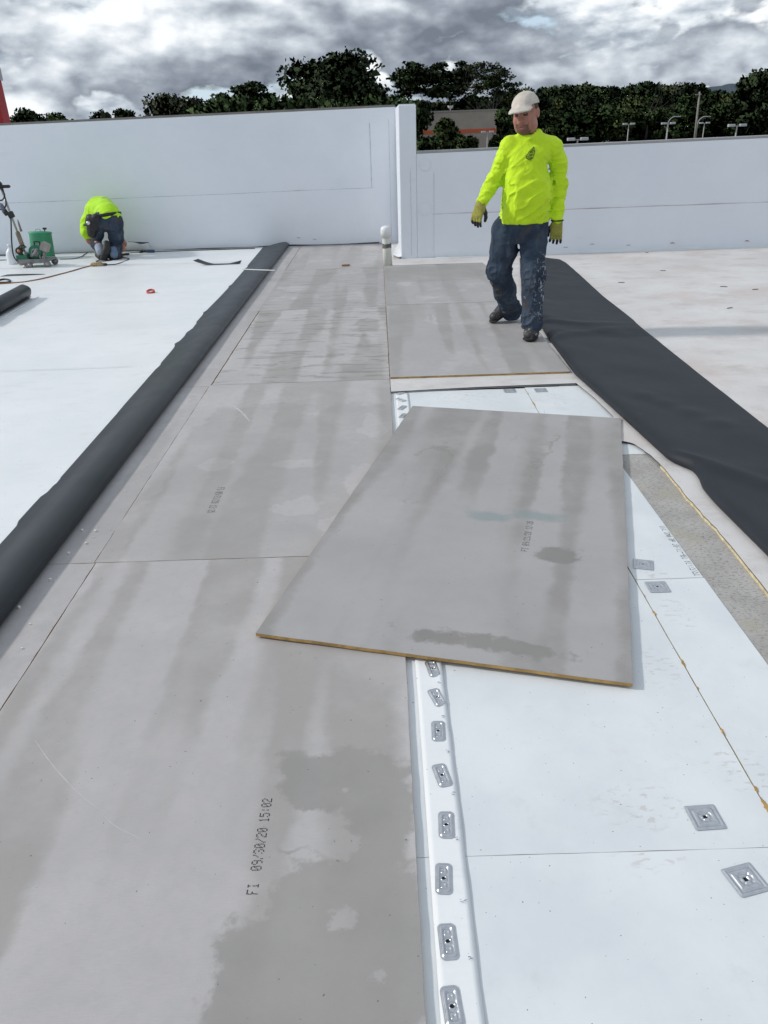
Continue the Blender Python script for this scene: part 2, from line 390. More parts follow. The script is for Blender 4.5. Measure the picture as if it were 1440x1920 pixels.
wb4 = white_board('narrow white insulation board with printed numbers along its cut edge', .872, 1.125, 2.5155, 3.742, 4, [(*g2(1225, 1075), .07, .05)])
wb6 = white_board('white insulation board behind the loose grey board, right of the yellow seam', .872, 1.292, 3.746, 4.945, 6, [(*g2(1040, 750), .1, .2)])
wb5 = white_board('narrow white insulation strip along the bare grey band, nearest the camera', .872, 1.127, .08, 2.5125, 5, [(*g2(1270, 1150), .06, .14), (*g2(1410, 1450), .08, .12)])
dot_text('12/27/18 10F-17:01 40 WAX STU', (.1245-.024, 2.53-3.129), (0, 1), (1, 0), .0142, .030, 'printed_numbers', wb4, .0212, .1, 4, lambda y: .1255)
# torn foam along the long seam
for (px, py, l, w_) in ((1210, 1117, .016, .006), (1226, 1150, .030, .010), (1281, 1243, .045, .010), (1305, 1290, .012, .006), (1353, 1372, .03, .009), (1418, 1480, .022, .010), (1436, 1512, .05, .012), (990, 738, .03, .006), (1003, 757, .09, .011)):
    p = G(px, py, WZ); rnd = random.Random(px); own = wb5 if p.y < 2.5 else (wb4 if p.y < 3.7 else wb3)
    n = 15; P = [(.8705+(w_*.62*(.25+.75*rnd.random()))*math.cos(2*math.pi*k/n), p.y+l*.6*(.45+.6*rnd.random())*math.sin(2*math.pi*k/n)) for k in range(n)]
    L0 = own.location; mb = MB(); mb.prism([(q[0]-L0.x, q[1]-L0.y) for q in P], .0196, .0212+.0014*rnd.random()); mb.build('torn_foam', MAT_CORE, own)

# grey cover boards
def cover_board(label, x0, x1, y0, y1, zt, mat, seed, rz=0.0, group='grey cover boards laid on the roof', th=.0125):
    cx, cy = (x0+x1)/2, (y0+y1)/2; rnd = random.Random(seed+40)
    root = thing('cover_board', label, 'board', (cx, cy, zt-th), rz, group)
    P = jitter_rect(x0-cx, x1-cx, y0-cy, y1-cy, .0013, .05, rnd)
    mb = MB(); mb.prism(P, 0, th-.0014); mb.build('core', MAT_CORE, root)
    mb = MB(); mb.prism(P, th-.0013, th); mb.build('facer', mat, root)
    return root
W_, L_ = 1.2165, 2.4345
YS = [.312, 2.7505, 5.189, 7.6275, 10.066]
def loc(cx, cy, rz=0.0, z=0.0):
    c_, s_ = math.cos(-rz), math.sin(-rz)
    def f(px, py, ru, rv):
        p = G(px, py, z); x, y = p.x-cx, p.y-cy
        return (x*c_-y*s_, x*s_+y*c_, ru, rv)
    return f
cxl = -.6105
l1 = loc(cxl, YS[0]+1.219); l2 = loc(cxl, YS[1]+1.219); l3 = loc(cxl, YS[2]+1.219)
m1 = cover_mat('grey_facer_front', 1, wet=[l1(650, 1790, .185, .26), l1(635, 1460, .150, .11), l1(715, 1550, .085, .22), l1(470, 1860, .085, .17), l1(560, 1560, .03, .05)],
    dry=[l1(650, 1480, .030, .028), l1(575, 1555, .075, .050), l1(635, 1585, .045, .045), l1(712, 1825, .012, .010), l1(645, 1722, .010, .009)], wetk=.85)
cb1 = cover_board('front grey cover board with a large dark damp patch beside the plate strip', -1.219, -.0025, YS[0], YS[0]+L_, 0, m1, 1)
dot_text('FI  09/30/20 15:02', (-.362-cxl-.0, 1.206-(YS[0]+1.219)), (0, 1), (-1, 0), .0157, .0225, 'printed_date', cb1, .0131, .03, 1)
m2 = cover_mat('grey_facer_second', 2, wet=[l2(470, 880, .42, 1.05), l2(640, 880, .34, 1.05), l2(450, 960, .45, .50)], dry=[l2(700, 800, .07, .22), l2(690, 900, .12, .22), l2(590, 775, .07, .05), l2(560, 870, .11, .05), l2(400, 870, .07, .10), l2(560, 950, .11, .09), l2(640, 985, .12, .10)], streak=.65, wetk=.32)
cb2 = cover_board('mostly damp grey cover board behind the front one, under the loose board corner', -1.226, -.0035, YS[1], YS[1]+L_, 0, m2, 2)
dot_text('FI 09/21/20 12:35', (-.852-cxl, 3.457-(YS[1]+1.219)), (0, -1), (1, 0), .0165, .030, 'printed_date', cb2, .0131, .06, 2)
m3 = cover_mat('grey_facer_third', 3, ripple=.5, streak=.85, wet=[l3(690, 610, .10, .25), l3(660, 690, .09, .12)], dry=[l3(680, 640, .05, .12)], wetk=.6)
cb3 = cover_board('grey cover board with rippled tide marks, third from the camera', -1.214, -.0045, YS[2], YS[2]+L_, 0, m3, 3)
m4 = cover_mat('grey_facer_fourth', 4, ripple=.35, streak=.8, damp=.35)
cb4 = cover_board('grey cover board left of the white vent pipe, fourth from the camera', -1.222, -.003, YS[3], YS[3]+L_, 0, m4, 4)
m5 = cover_mat('grey_facer_fifth', 5, streak=.5, damp=.3)
cb5 = cover_board('grey cover board trimmed against the foot of the tall parapet', -1.217, .0, YS[4], 12.30, 0, m5, 5)
ls = ['grey cover board strip between the near end of the black roll and the front board', 'grey cover board strip along the black roll, with white crumbs on it',
      'grey cover board strip beside the middle of the black roll', 'grey cover board strip beside the far half of the black roll', 'grey cover board strip at the far end of the black roll, under the parapet']
for i in range(5):
    cover_board(ls[i], -2.44, -1.2225 if i != 1 else -1.2285, YS[i]-(.03 if i in (2, 3) else 0), min(YS[i]+L_-(.03 if i in (1, 2) else 0), 12.30), -.0005, cover_mat('grey_facer_side_%d' % i, 11+i, streak=.35, damp=.2), 20+i)
m6 = cover_mat('grey_facer_right', 6, streak=.8, damp=.3)
cbr = cover_board('grey cover board the standing man steps on, with a bare tan front edge', .0015, 1.2205, 5.192, 7.6235, .0132, m6, 6)
dot_text('FI 09/21/20 12:31', (-.21, .45), (0, 1), (-1, 0), .0165, .026, 'printed_date', cbr, .0131, .3, 8)
m7 = cover_mat('grey_facer_back_right', 7, wetk=.6, wet=[(-.05, .55, .6, .55)], streak=.7, damp=.4)
cover_board('grey cover board behind the standing man, ending at the vent pipe', .003, 1.222, 7.6325, 10.065, .0132, m7, 7)
# the loose board lying askew
rz = R(-14.85); ll = loc(.399, 3.215, rz, .013)
m8 = cover_mat('grey_facer_loose', 8, wet=[ll(1045, 1040, .075, .062), ll(820, 1196, .12, .030), ll(995, 1219, .13, .030), ll(630, 990, .03, .015)],
    rings=[ll(800, 880, .10, .40), ll(1010, 800, .11, .55)], teal=[ll(1015, 968, .13, .05), ll(920, 968, .10, .045)], streak=.85, damp=.12, tone=.84)
cbl = cover_board('loose grey cover board lying askew across the white patch', .399-.607, .399+.607, 3.215-1.218, 3.215+1.218, .0142, m8, 8, rz, 'grey cover boards laid on the roof')
cbl.rotation_euler = (R(-.05), R(.45), rz)
a = ll(989, 1034, 0, 0)
dot_text('FI 09/21/20 12:36', (a[0], a[1]), (0, 1), (-1, 0), .0160, .024, 'printed_date', cbl, .0131, .05, 3)

# seam strip with bar plates
MAT_WHITE, t, b = new_mat('white_membrane'); o = t.obj()
c = t.mix(t.step(t.noise(o, 1.3, 5, .6), .3, .7), (.76, .785, .80), (.82, .835, .845))
c = t.mix(t.step(t.noise(t.vm('MULTIPLY', o, (3, 9, 3)), 1, 6, .7), .52, .78, 0, .5), c, (.64, .67, .69))
c = t.mix(t.step(t.noise(t.vm('MULTIPLY', t.vm('ADD', o, (5, 1, 2)), (2.2, 6, 1)), 1.6, 7, .72), .56, .74, 0, .45), c, (.60, .615, .62))
c = t.mix(t.step(t.noise(o, 70, 2, .5), .745, .77, 0, .7), c, (.2, .2, .22))
t.put(b.inputs['Base Color'], c); b.inputs['Roughness'].default_value = .38; b.inputs['Specular IOR Level'].default_value = .4
t.put(b.inputs['Normal'], t.bump(t.noise(o, 25, 3, .5), .12, .004))
rows = []
for i in range(130):
    y = -.3+i*(5.2/129); r_ = []
    e1 = .1125+.0015*math.sin(y*5)+.0006*math.sin(y*23)
    e0 = .028+.001*math.sin(y*4+1)
    for k in range(7):
        u = k/6; lift = .0016+(.004*max(0, math.sin(y*3.3+.6))*(u-.6)/.4 if u > .6 else 0)+.0006*math.sin(y*40+u*3)*u
        r_.append((e0+(e1-e0)*u, y, WZ+.0018+lift))
    rows.append(r_)
mb = MB(); mb.grid(rows)
st = mb.build('seam_strip', MAT_WHITE, None, True, 0, .0014)
tag(st, 'narrow white membrane strip under the row of oval plates', 'membrane strip')
MAT_PURPLE = M('marker_purple', (.22, .20, .34), .8, .3, 200)
mb = MB(); rnd = random.Random(3)
for py in (1284, 1347, 1413, 1492, 1577, 1692, 1800):
    p = G({1284: 826, 1347: 834, 1413: 841, 1492: 851, 1577: 858, 1692: 871, 1800: 882}[py], py, WZ)
    for k in range(5):
        a_, b_ = rnd.uniform(-.006, .004), rnd.uniform(-.006, .006); l = rnd.uniform(.002, .006)
        mb.box(p.x+a_-.004, p.x+a_+l-.004, p.y+b_, p.y+b_+.0012, WZ+.0072, WZ+.0076)
o = mb.build('purple_marks', MAT_PURPLE, st); o['kind'] = 'stuff'

# pressed steel plates
MAT_GALV, t, b = new_mat('galvanised_steel'); o = t.obj()
c = t.mix(t.noise(o, 55, 5, .65), (.40, .42, .45), (.70, .72, .75)); t.put(b.inputs['Base Color'], c)
b.inputs['Metallic'].default_value = .8; t.put(b.inputs['Roughness'], t.math('ADD', .2, t.math('MULTIPLY', t.noise(o, 90, 3, .6), .2)))
t.put(b.inputs['Normal'], t.bump(t.noise(o, 240, 3, .6), .12, .001))
MAT_SCREW = M('dark_screw', (.02, .022, .03), .4, .2, 50, metal=.6)
def height_plate(hx, hy, fn, corner, nx, ny):
    mb = MB(); rows = []
    for j in range(ny+1):
        r_ = []
        for i in range(nx+1):
            u, v = -1+2*i/nx, -1+2*j/ny; x, y = u*hx, v*hy
            ax, ay = abs(x)-(hx-corner), abs(y)-(hy-corner)
            if ax > 0 and ay > 0:
                d = math.hypot(ax, ay)
                if d > corner: k = corner/d; x = math.copysign(hx-corner+ax*k, x); y = math.copysign(hy-corner+ay*k, y)
            r_.append((x, y, fn(x, y)))
        rows.append(r_)
    mb.grid(rows); return mb.mesh('plate', MAT_GALV, True)
def rbox(x, y, hx, hy, r_): 
    ax, ay = abs(x)-(hx-r_), abs(y)-(hy-r_)
    return math.hypot(max(ax, 0), max(ay, 0))+min(max(ax, ay), 0)-r_
def sm(a, b_, x): 
    t_ = max(0, min(1, (x-a)/(b_-a))); return t_*t_*(3-2*t_)
def f_oval(x, y):
    z = .0008+.0026*(sm(.0, -.003, rbox(x, y, .0165, .038, .009)))-.0028*sm(0, -.0025, rbox(x, y, .0105, .031, .006))
    for cy_ in (-.019, .019): z += .0020*sm(0, -.002, rbox(x, y-cy_, .0072, .0075, .002))-.0016*sm(0, -.0018, rbox(x, y-cy_, .0035, .0035, .001))
    z += .0022*sm(.0085, .0065, math.hypot(x, y))-.0030*sm(.0055, .004, math.hypot(x, y))
    return z*1.5
def f_sq(x, y):
    d = max(abs(x), abs(y)); r_ = math.hypot(x, y)
    z = .0006+.0018*sm(.0365, .034, d)-.0018*sm(.0315, .029, d)+.0026*sm(.026, .0235, d)*(1-.55*sm(.004, .0, abs(abs(x)-abs(y))))-.0022*sm(.0185, .016, r_)+.0022*sm(.0125, .0105, r_)-.0030*sm(.007, .005, r_)
    return z*1.5
me_oval = height_plate(.0195, .0415, f_oval, .011, 26, 50); me_sq = height_plate(.038, .038, f_sq, .004, 44, 44)
mb = MB(); mb.lathe([(.0, -.0006), (.0050, -.0006), (.0050, .0008), (.0030, .0014), (.0016, .0002), (0, .0002)], 12); me_screw = mb.mesh('screw', MAT_SCREW)
def plate(name, me, p, rz, z, label, group):
    o = thing(name, label, 'fastener plate', (p[0], p[1], z), rz, group)
    link('plate', me, o); link('screw', me_screw, o, (0, 0, .0004)); return o
GO = 'oval steel plates along the white strip'
ov = [((848, 1890), 5), ((840, 1768), 2), ((832, 1650), -4), ((837, 1549), -3), ((829, 1456), 12), ((822, 1373), -2), ((820, 1310), 17), ((812, 1256), 10)]
on = ['nearest oval steel plate, half cut off by the photo bottom', 'oval steel plate second from the photo bottom', 'oval steel plate third from the photo bottom', 'oval steel plate fourth from the photo bottom',
      'tilted oval steel plate fifth from the photo bottom', 'straight oval steel plate sixth from the photo bottom', 'strongly tilted oval steel plate second in front of the loose board', 'oval steel plate half tucked under the loose board front edge']
for (q, a), n_ in zip(ov, on): p = G(*q, WZ); plate('oval_plate', me_oval, p, R(a), WZ+.0042, n_, GO)
for (q, a), n_ in zip([((756, 781), -20), ((754, 766), -25), ((752, 751), 35), ((752, 738), -35)], ['oval steel plate just behind the far left corner of the loose board', 'second oval steel plate behind the loose board', 'third oval steel plate behind the loose board', 'farthest oval steel plate, at the cut edge of the old membrane']):
    p = G(*q, WZ); plate('oval_plate', me_oval, p, R(a), WZ+.0042, n_, GO)
for (q, a), n_ in zip([((1398, 1650), 14), ((1322, 1533), 3), ((1233, 1101), 0), ((1206, 1059), -16), ((1014, 732), 0), ((956, 733), 0)],
    ['square steel plate nearest the camera at the right edge', 'square steel plate with two black specks behind it', 'straight square steel plate in front of the narrow board seam', 'turned square steel plate beside the right edge of the loose board', 'far square steel plate right of the yellow seam', 'far square steel plate left of the yellow seam']):
    p = G(*q, WZ); plate('square_plate', me_sq, p, R(a), WZ+.0009, n_, 'square steel plates on the white insulation')

MAT_SCUFF = M('pale_scuff', (.50, .49, .49), .8, .1, 40)
def scuff(px_pts, own, zt, w_):
    L0 = own.location; q = catmull([G(a, b_, zt) for a, b_ in px_pts], 8); rows = []
    for i, c_ in enumerate(q):
        d = q[min(i+1, len(q)-1)]-q[max(i-1, 0)]; n = Vector((-d.y, d.x, 0)).normalized()*w_*(.4+.6*math.sin(math.pi*i/(len(q)-1)))
        v = c_-L0; v.z = zt-L0.z+.0005; rows.append([v+n, v-n])
    mb = MB(); mb.grid(rows); mb.build('scuff', MAT_SCUFF, own)
scuff([(66, 1388), (95, 1430), (140, 1480), (185, 1518)], cb1, 0, .0014); scuff([(186, 1520), (215, 1548), (262, 1572)], cb1, 0, .0012)
scuff([(428, 757), (450, 770), (468, 790)], cb2, 0, .006)
scuff([(1020, 780), (1021, 768)], cb2, 0, .001)
# ------------------------------------------------------------------ new membrane on the left, its edge folded back
def black_mat(name, col, rough, spec=.4):
    m, t, b = new_mat(name); o = t.obj()
    c = t.mix(t.step(t.noise(o, 3, 5, .6), .3, .7), tuple(x*.86 for x in col), tuple(x*1.14 for x in col))
    c = t.mix(t.step(t.noise(t.vm('MULTIPLY', o, (40, 7, 7)), 1, 4, .6), .66, .74, 0, .25), c, (.10, .11, .115))
    t.put(b.inputs['Base Color'], c); t.put(b.inputs['Roughness'], t.math('ADD', rough, t.math('MULTIPLY', t.math('SUBTRACT', t.noise(o, 6, 4, .6), .5), .15)))
    b.inputs['Specular IOR Level'].default_value = spec
    wv = t.noise(t.vm('MULTIPLY', o, (1, 1, 1)), 420, 2, .5)
    t.put(b.inputs['Normal'], t.bump(wv, .18, .001)); return m
MAT_BLACK = black_mat('black_membrane_back', (.013, .017, .021), .38, .30)
MAT_BLACK2 = black_mat('black_membrane_back_matt', (.020, .024, .031), .56, .24)
mem = thing('roof_membrane', 'wide white roof membrane with its black underside folded back along the right edge', 'roof membrane', (-1.448, 6, 0))
ys = np.concatenate([np.linspace(-3, 12.28, 260)])
xs = np.concatenate([np.linspace(-14, -6, 16)[:-1], np.linspace(-6, -1.478, 50)])
X, Y = np.meshgrid(xs, ys)
Z = .006+.0045*vnoise(X*.8, Y*2.6, 0, 3)+.0022*np.maximum(0, vnoise(X*1.1+4, Y*6.5, 0, 5))**2*3.2+.0018*vnoise(X*2.5, Y*12, 1, 8)
Z = np.maximum(Z, .0012)
mb = MB(); mb.grid([[(X[j, i]+1.448, Y[j, i]-6, Z[j, i]) for i in range(len(xs))] for j in range(len(ys))])
sheet = mb.build('white_face', MAT_WHITE, mem, True)
rows = [[(x+1.448, 10.86+.02*math.sin(x*.8)-6+d_, .0125+.004*float(vnoise(x*.8, 10.86*2.6, 0, 3))) for d_ in (0, .012)] for x in np.linspace(-13, -1.9, 60)]
mb = MB(); mb.grid(rows); mb.build('lap_seam', M('lap_edge', (.50, .53, .56), .6), mem)
rows = [[(x+1.448, 5.72+.03*math.sin(x*.6)-6+d_, .0135+.004*float(vnoise(x*.8, 5.72*2.6, 0, 3))) for d_ in (0, .007)] for x in np.linspace(-13, -1.9, 60)]
mb = MB(); mb.grid(rows); mb.build('lap_seam', M('lap_edge_faint', (.62, .64, .66), .6), mem)
# folded edge: profile from the floor contact over the bulge to the free edge
prof = [(-.030, .0025), (.012, .003), (.036, .009), (.048, .024), (.047, .044), (.031, .062), (.004, .072), (-.03, .073), (-.075, .063), (-.12, .046), (-.165, .028), (-.208, .015), (-.230, .009)]
prof = [(p.x, p.y) for p in catmull([(a, b_, 0) for a, b_ in prof], 3)]
rows = []
edge_y = [2.0, 2.88, 3.16, 3.45, 4.4, 5.67, 6.34, 7.5, 9.27, 12.3]; edge_w = [1.0, 1.0, 1.0, 1.01, 1.05, 1.10, 1.18, 1.24, 1.22, 1.45]
for y in np.linspace(-3, 12.30, 300):
    wd = np.interp(y, edge_y, edge_w); n1_ = float(vnoise(y*1.3, 0, 0, 4)); n2_ = float(vnoise(y*3.1, 5, 0, 9)); n3_ = float(vnoise(y*8, 2, 0, 2))
    step_ = .012*(1 if 3.1 < y < 3.4 else 0)+.02*(math.exp(-((y-6.38)/.06)**2))+.018*math.exp(-((y-9.0)/.05)**2)+.015*math.exp(-((y-7.6)/.06)**2)
    r_ = []
    for k, (a, b_) in enumerate(prof):
        t_ = k/(len(prof)-1); a2 = a if a > 0 else a*(1+(wd-1)*t_)
        if t_ > .75: a2 -= step_*(t_-.75)*4
        r_.append((a2+.003*n1_*t_+.005*n2_*max(0, t_-.5), y-6, max(.002, b_*.88*(1+.05*n1_+.02*n2_)+.004*n3_*t_*(1-t_))))
    rows.append(r_)
# far end flattens and gapes open
mb = MB(); mb.grid(rows); mb.build('folded_flap', MAT_BLACK, mem, True, 0, .0018)

# ------------------------------------------------------------------ black folded membrane on the right
lx_y = [-3, 2.0, 2.606, 2.827, 3.10, 3.249, 3.36, 3.463, 3.585, 3.947, 4.547, 5.125, 6.224, 8, 10.3]
lx_x = [1.41, 1.41, 1.404, 1.395, 1.385, 1.389, 1.415, 1.42, 1.352, 1.325, 1.282, 1.235, 1.258, 1.36, 1.72]
rx_y = [-3, 4.02, 5.18, 6.58, 6.7, 7.8, 9.4, 9.9, 10.2, 10.35]; rx_x = [2.03, 2.039, 2.055, 2.085, 2.10, 2.118, 2.20, 2.22, 2.20, 2.05]
rows = []
for y in np.linspace(-3, 10.32, 320):
    a = float(np.interp(y, lx_y, lx_x)); c_ = float(np.interp(y, rx_y, rx_x)); r_ = []
    hgt = .052*(1-.55*sm(8.5, 10.3, y)); wd = c_-a
    shear = .55
    pr = [(.035, .002), (.008, .004), (-.002, .016), (.002, .034), (.022, .048), (.055, .052), (.11, .047), (.18, .036), (.26, .024), (.34, .016), (.45, .011), (.6, .008), (.75, .007), (.88, .006), (1.0, .005)]
    for k, (u, h_) in enumerate(pr):
        x = a+(u if u < .30 else .30+(u-.30)/(.70)*(wd-.30)) if wd > .34 else a+u*wd
        wr = float(vnoise(x*2.6+y*shear, y*1.5-x*1.2, 0, 6)); w2 = float(vnoise((x+y)*4.2, (y-x)*2.0, 0, 12))
        ridge = max(0, 1-abs((y-4.75)+(x-1.45)*1.9)/.10)*sm(1.42, 1.6, x)*(1-sm(1.75, 1.95, x))*.018
        ridge += max(0, 1-abs((y-6.0)-(x-1.3)*.75)/.09)*(1-sm(1.7, 2.1, x))*.016+max(0, 1-abs((y-6.55)-(x-1.3)*.02)/.10)*.012+max(0, 1-abs((y-3.5)+(x-1.42)*.9)/.12)*(1-sm(1.6, 1.9, x))*.02
        flat = (sm(.0, .05, u)*(1-.85*sm(.6, .95, u))) if k > 2 else 0
        r_.append((x+.004*w2*flat, y, max(.003, h_*(hgt/.052)+flat*(.008*(wr+.25)+.006*w2+1.5*ridge)+(.0 if u < .9 else 0))))
    rows.append(r_)
mb = MB(); mb.grid([[(p[0]-1.6, p[1]-5, p[2]) for p in r_] for r_ in rows])
bm_ = thing('folded_membrane', 'wrinkled black membrane folded over on the right, behind the standing man', 'roof membrane', (1.6, 5, 0))
o = mb.build('black_sheet', MAT_BLACK2, bm_, True, 0, .0018)
o.modifiers.new('sub', 'SUBSURF').levels = 1; o.modifiers['sub'].render_levels = 1

# ------------------------------------------------------------------ parapets
MAT_WALL, t, b = new_mat('parapet_membrane'); o = t.obj()
c = t.mix(t.step(t.noise(o, .7, 5, .6), .3, .7), (.74, .78, .835), (.80, .83, .88))
c = t.mix(t.step(t.noise(t.vm('MULTIPLY', o, (1, 1, 4)), 2.3, 6, .7), .56, .78, 0, .30), c, (.62, .65, .68))
t.put(b.inputs['Base Color'], c); b.inputs['Roughness'].default_value = .42; b.inputs['Specular IOR Level'].default_value = .4
t.put(b.inputs['Normal'], t.bump(t.math('ADD', t.noise(o, 1.6, 3, .5), t.math('MULTIPLY', t.noise(o, 14, 4, .55), .10)), .5, .035))
MAT_LINE = M('seam_line', (.44, .48, .53), .7, .3, 20)
MAT_COPE = M('coping_metal', (.20, .185, .17), .45, .15, 4, metal=.3)
MAT_STAIN = M('red_chalk', (.45, .20, .18), .9, .3, 30)
YL, YR = 12.34, 10.71
def sloped(mb, x0, x1, y0, y1, z0, za, zb, mi=0):
    mb.add([(x0, y0, z0), (x1, y0, z0), (x1, y1, z0), (x0, y1, z0), (x0, y0, za), (x1, y0, zb), (x1, y1, zb), (x0, y1, za)],
           [(0, 3, 2, 1), (4, 5, 6, 7), (0, 1, 5, 4), (1, 2, 6, 5), (2, 3, 7, 6), (3, 0, 4, 7)], mi)
def ztop_l(x): return 1.808+(x-.2)*.0118
def ztop_r(x): return 1.243+(x-.45)*.0105
wl = thing('parapet_wall', 'tall white parapet wall on the left, behind the kneeling man', 'wall', (-6, YL, 0))
mb = MB(); sloped(mb, -10, 6.24, 0, .3, -.3, ztop_l(-16), ztop_l(.24)); mb.build('wall_core', MAT_WALL, wl)
zl = V(715, 351, YL).z; zl0 = V(20, 381, YL).z; sl = (zl-zl0)/(V(715, 351, YL).x-V(20, 381, YL).x)
def zs(x): return zl+(x-.0)*sl
mb = MB(); mb.add([(-10, -.004, .004), (6.06, -.004, .004), (6.06, -.004, zs(.06)), (-10, -.004, zs(-16)), (-10, -.0005, .004), (6.06, -.0005, .004), (6.06, -.0005, zs(.06)), (-10, -.0005, zs(-16))],
    [(0, 1, 2, 3), (4, 7, 6, 5), (3, 2, 6, 7), (0, 3, 7, 4), (1, 5, 6, 2)]); mb.build('lower_sheet', MAT_WALL, wl)
rows = []
for k in range(80):
    x = -10+16.0*k/79; z = zs(x-6)+.002*math.sin(x*3)
    rows.append([(x, -.0046, z-.002-.0015*math.sin(x*7)), (x, -.0046, z+.0025+.0015*math.sin(x*9+2))])
mb = MB(); mb.grid(rows); mb.build('seam', MAT_LINE, wl)
mb = MB(); mb.box(5.995-.13, 6.0-.128, -.0035, -.001, .02, 1.62); mb.build('seam', MAT_LINE, wl)
mb = MB(); mb.box(6.135, 6.138, -.0035, -.001, .02, 1.66); mb.build('seam', MAT_LINE, wl)
mb = MB(); mb.box(5.872, 6.0+.135, -.0028, -.0002, .01, 1.70); mb.build('corner_sheet', MAT_WALL, wl, False, .001)
mb = MB(); sloped(mb, -10, 6.23, .05, .33, ztop_l(-16)-.03, ztop_l(-16)+.022, ztop_l(.23)+.022)
for i in (4, 5, 6, 7): pass
mb = MB(); mb.add([(-10, .03, ztop_l(-16)+.001), (6.23, .03, ztop_l(.23)+.001), (6.23, .34, ztop_l(.23)+.001), (-10, .34, ztop_l(-16)+.001), (-10, .03, ztop_l(-16)+.03), (6.23, .03, ztop_l(.23)+.03), (6.23, .34, ztop_l(.23)+.03), (-10, .34, ztop_l(-16)+.03)],
    [(0, 3, 2, 1), (4, 5, 6, 7), (0, 1, 5, 4), (1, 2, 6, 5), (2, 3, 7, 6), (3, 0, 4, 7)]); mb.build('coping', MAT_COPE, wl)
# black membrane edge showing along the foot
rows = [[(x, -.02-.012*float(vnoise(x*2, 0, 0, 5)), .004), (x, -.004, .012+.008*float(vnoise(x*1.5, 3, 0, 5))+.016*math.exp(-((x-4.5)/.35)**2))] for x in np.linspace(-9, 5.95, 220)]
mb = MB(); mb.grid(rows); mb.build('dark_foot_edge', MAT_BLACK2, wl, True)

pl = thing('parapet_pillar', 'white square pillar where the tall and low parapets meet', 'pillar', (.235, YR, 0))
mb = MB(); mb.box(0, .213, -.002, 1.62, -.016, 1.787); mb.build('shaft', MAT_WALL, pl, False, .008)
mb = MB(); mb.box(.008, .205, .008, 1.6, 1.788, 1.797); mb.build('cap', MAT_WALL, pl, False, .003)
mb = MB(); mb.box(.135, .138, -.0045, -.0022, .03, 1.08); mb.build('seam', MAT_LINE, pl)
# boot at the pillar foot: curled white flashing
rows = []
for k in range(14):
    t_ = k/13; a = -math.pi/2*t_
    rows.append([(-.12+.115*t_+.02, -.03-.01*math.sin(t_*3), .05*(1-t_)**2+.005+.03*t_*t_), (-.10+.10*t_, .25, .006+.02*t_*t_), (-.08+.08*t_, .9, .02+.10*t_*t_)])
mb = MB(); mb.grid(rows); mb.build('curled_flashing', MAT_WHITE, pl, True, 0, .002)

wr = thing('parapet_wall', 'low white parapet wall on the right, behind the standing man', 'wall', (5, YR, 0))
mb = MB(); sloped(mb, -4.551, 4.4, 0, .28, -.016, ztop_r(.45), ztop_r(9.4)); mb.build('wall_core', MAT_WALL, wr)
za = V(800, 402, YR).z; zb = V(1438, 379, YR).z; xa = V(800, 402, YR).x; xb = V(1438, 379, YR).x
def zr(x): return za+(x-xa)*(zb-za)/(xb-xa)
mb = MB(); mb.add([(-4.35, -.004, .03), (4.4, -.004, .03), (4.4, -.004, zr(9.4)), (-4.35, -.004, zr(.65)), (-4.35, -.0004, .03), (4.4, -.0004, .03), (4.4, -.0004, zr(9.4)), (-4.35, -.0004, zr(.65))],
    [(0, 1, 2, 3), (4, 7, 6, 5), (3, 2, 6, 7), (0, 3, 7, 4), (1, 5, 6, 2)]); mb.build('lower_sheet', MAT_WALL, wr)
rows = [[(x, -.0046, zr(x+5)-.002-.0015*math.sin(x*5)), (x, -.0046, zr(x+5)+.003+.0015*math.sin(x*8+1))] for x in np.linspace(-4.35, 4.4, 60)]
mb = MB(); mb.grid(rows); mb.build('seam', M('chalk_seam_line', (.46, .27, .28), .8, .3, 6), wr)
mb = MB(); mb.box(-4.552+.215, -4.552+.218, -.0049, -.0042, .03, 1.03); mb.build('seam', MAT_LINE, wr)
mb = MB(); mb.box(-4.32, 4.4, -.085, -.002, .0005, .005); mb.box(-4.32, 4.4, -.009, -.0045, .005, .03); mb.build('foot_flange', MAT_WHITE, wr, False, .002)
mb = MB(); x0, x1 = -4.548, 4.4
mb.add([(x0, .0, ztop_r(.45)+.001), (x1, .0, ztop_r(9.4)+.001), (x1, .3, ztop_r(9.4)+.001), (x0, .3, ztop_r(.45)+.001), (x0, .0, ztop_r(.45)+.028), (x1, .0, ztop_r(9.4)+.028), (x1, .3, ztop_r(9.4)+.028), (x0, .3, ztop_r(.45)+.028)],
    [(0, 3, 2, 1), (4, 5, 6, 7), (0, 1, 5, 4), (1, 2, 6, 5), (2, 3, 7, 6), (3, 0, 4, 7)]); mb.build('coping', M('grey_coping', (.33, .33, .33), .5, .1, 3, metal=.2), wr)

def patch(par, px, py, Y, r_):
    q = V(px, py, Y)-par.location; mb = MB(); mb.lathe([(0, -.0058), (r_-.02, -.0058), (r_, -.0046)], 24, c=(q.x, 0, q.z), axis='y'); mb.build('round_patch', MAT_WALL, par, True)
patch(wl, 713, 347, YL, .10); patch(wl, 640, 341, YL, .05); patch(wr, 797, 309, YR, .07); patch(wr, 797, 392, YR, .075)
for k, (px, py) in enumerate(((1110, 458), (1060, 464), (1178, 460), (1260, 456), (560, 446), (590, 449), (1400, 452))):
    par = wl if px < 700 else wr; q = V(px, py, YL if px < 700 else YR)-par.location; mb = MB(); mb.tube([(q.x-.03, -.0055, q.z), (q.x, -.0065, q.z+.006), (q.x+.035, -.0055, q.z-.003)], [.002, .008, .002], 6); mb.build('scuff', MAT_STAIN if k in (3, 6) else MAT_LINE, par)
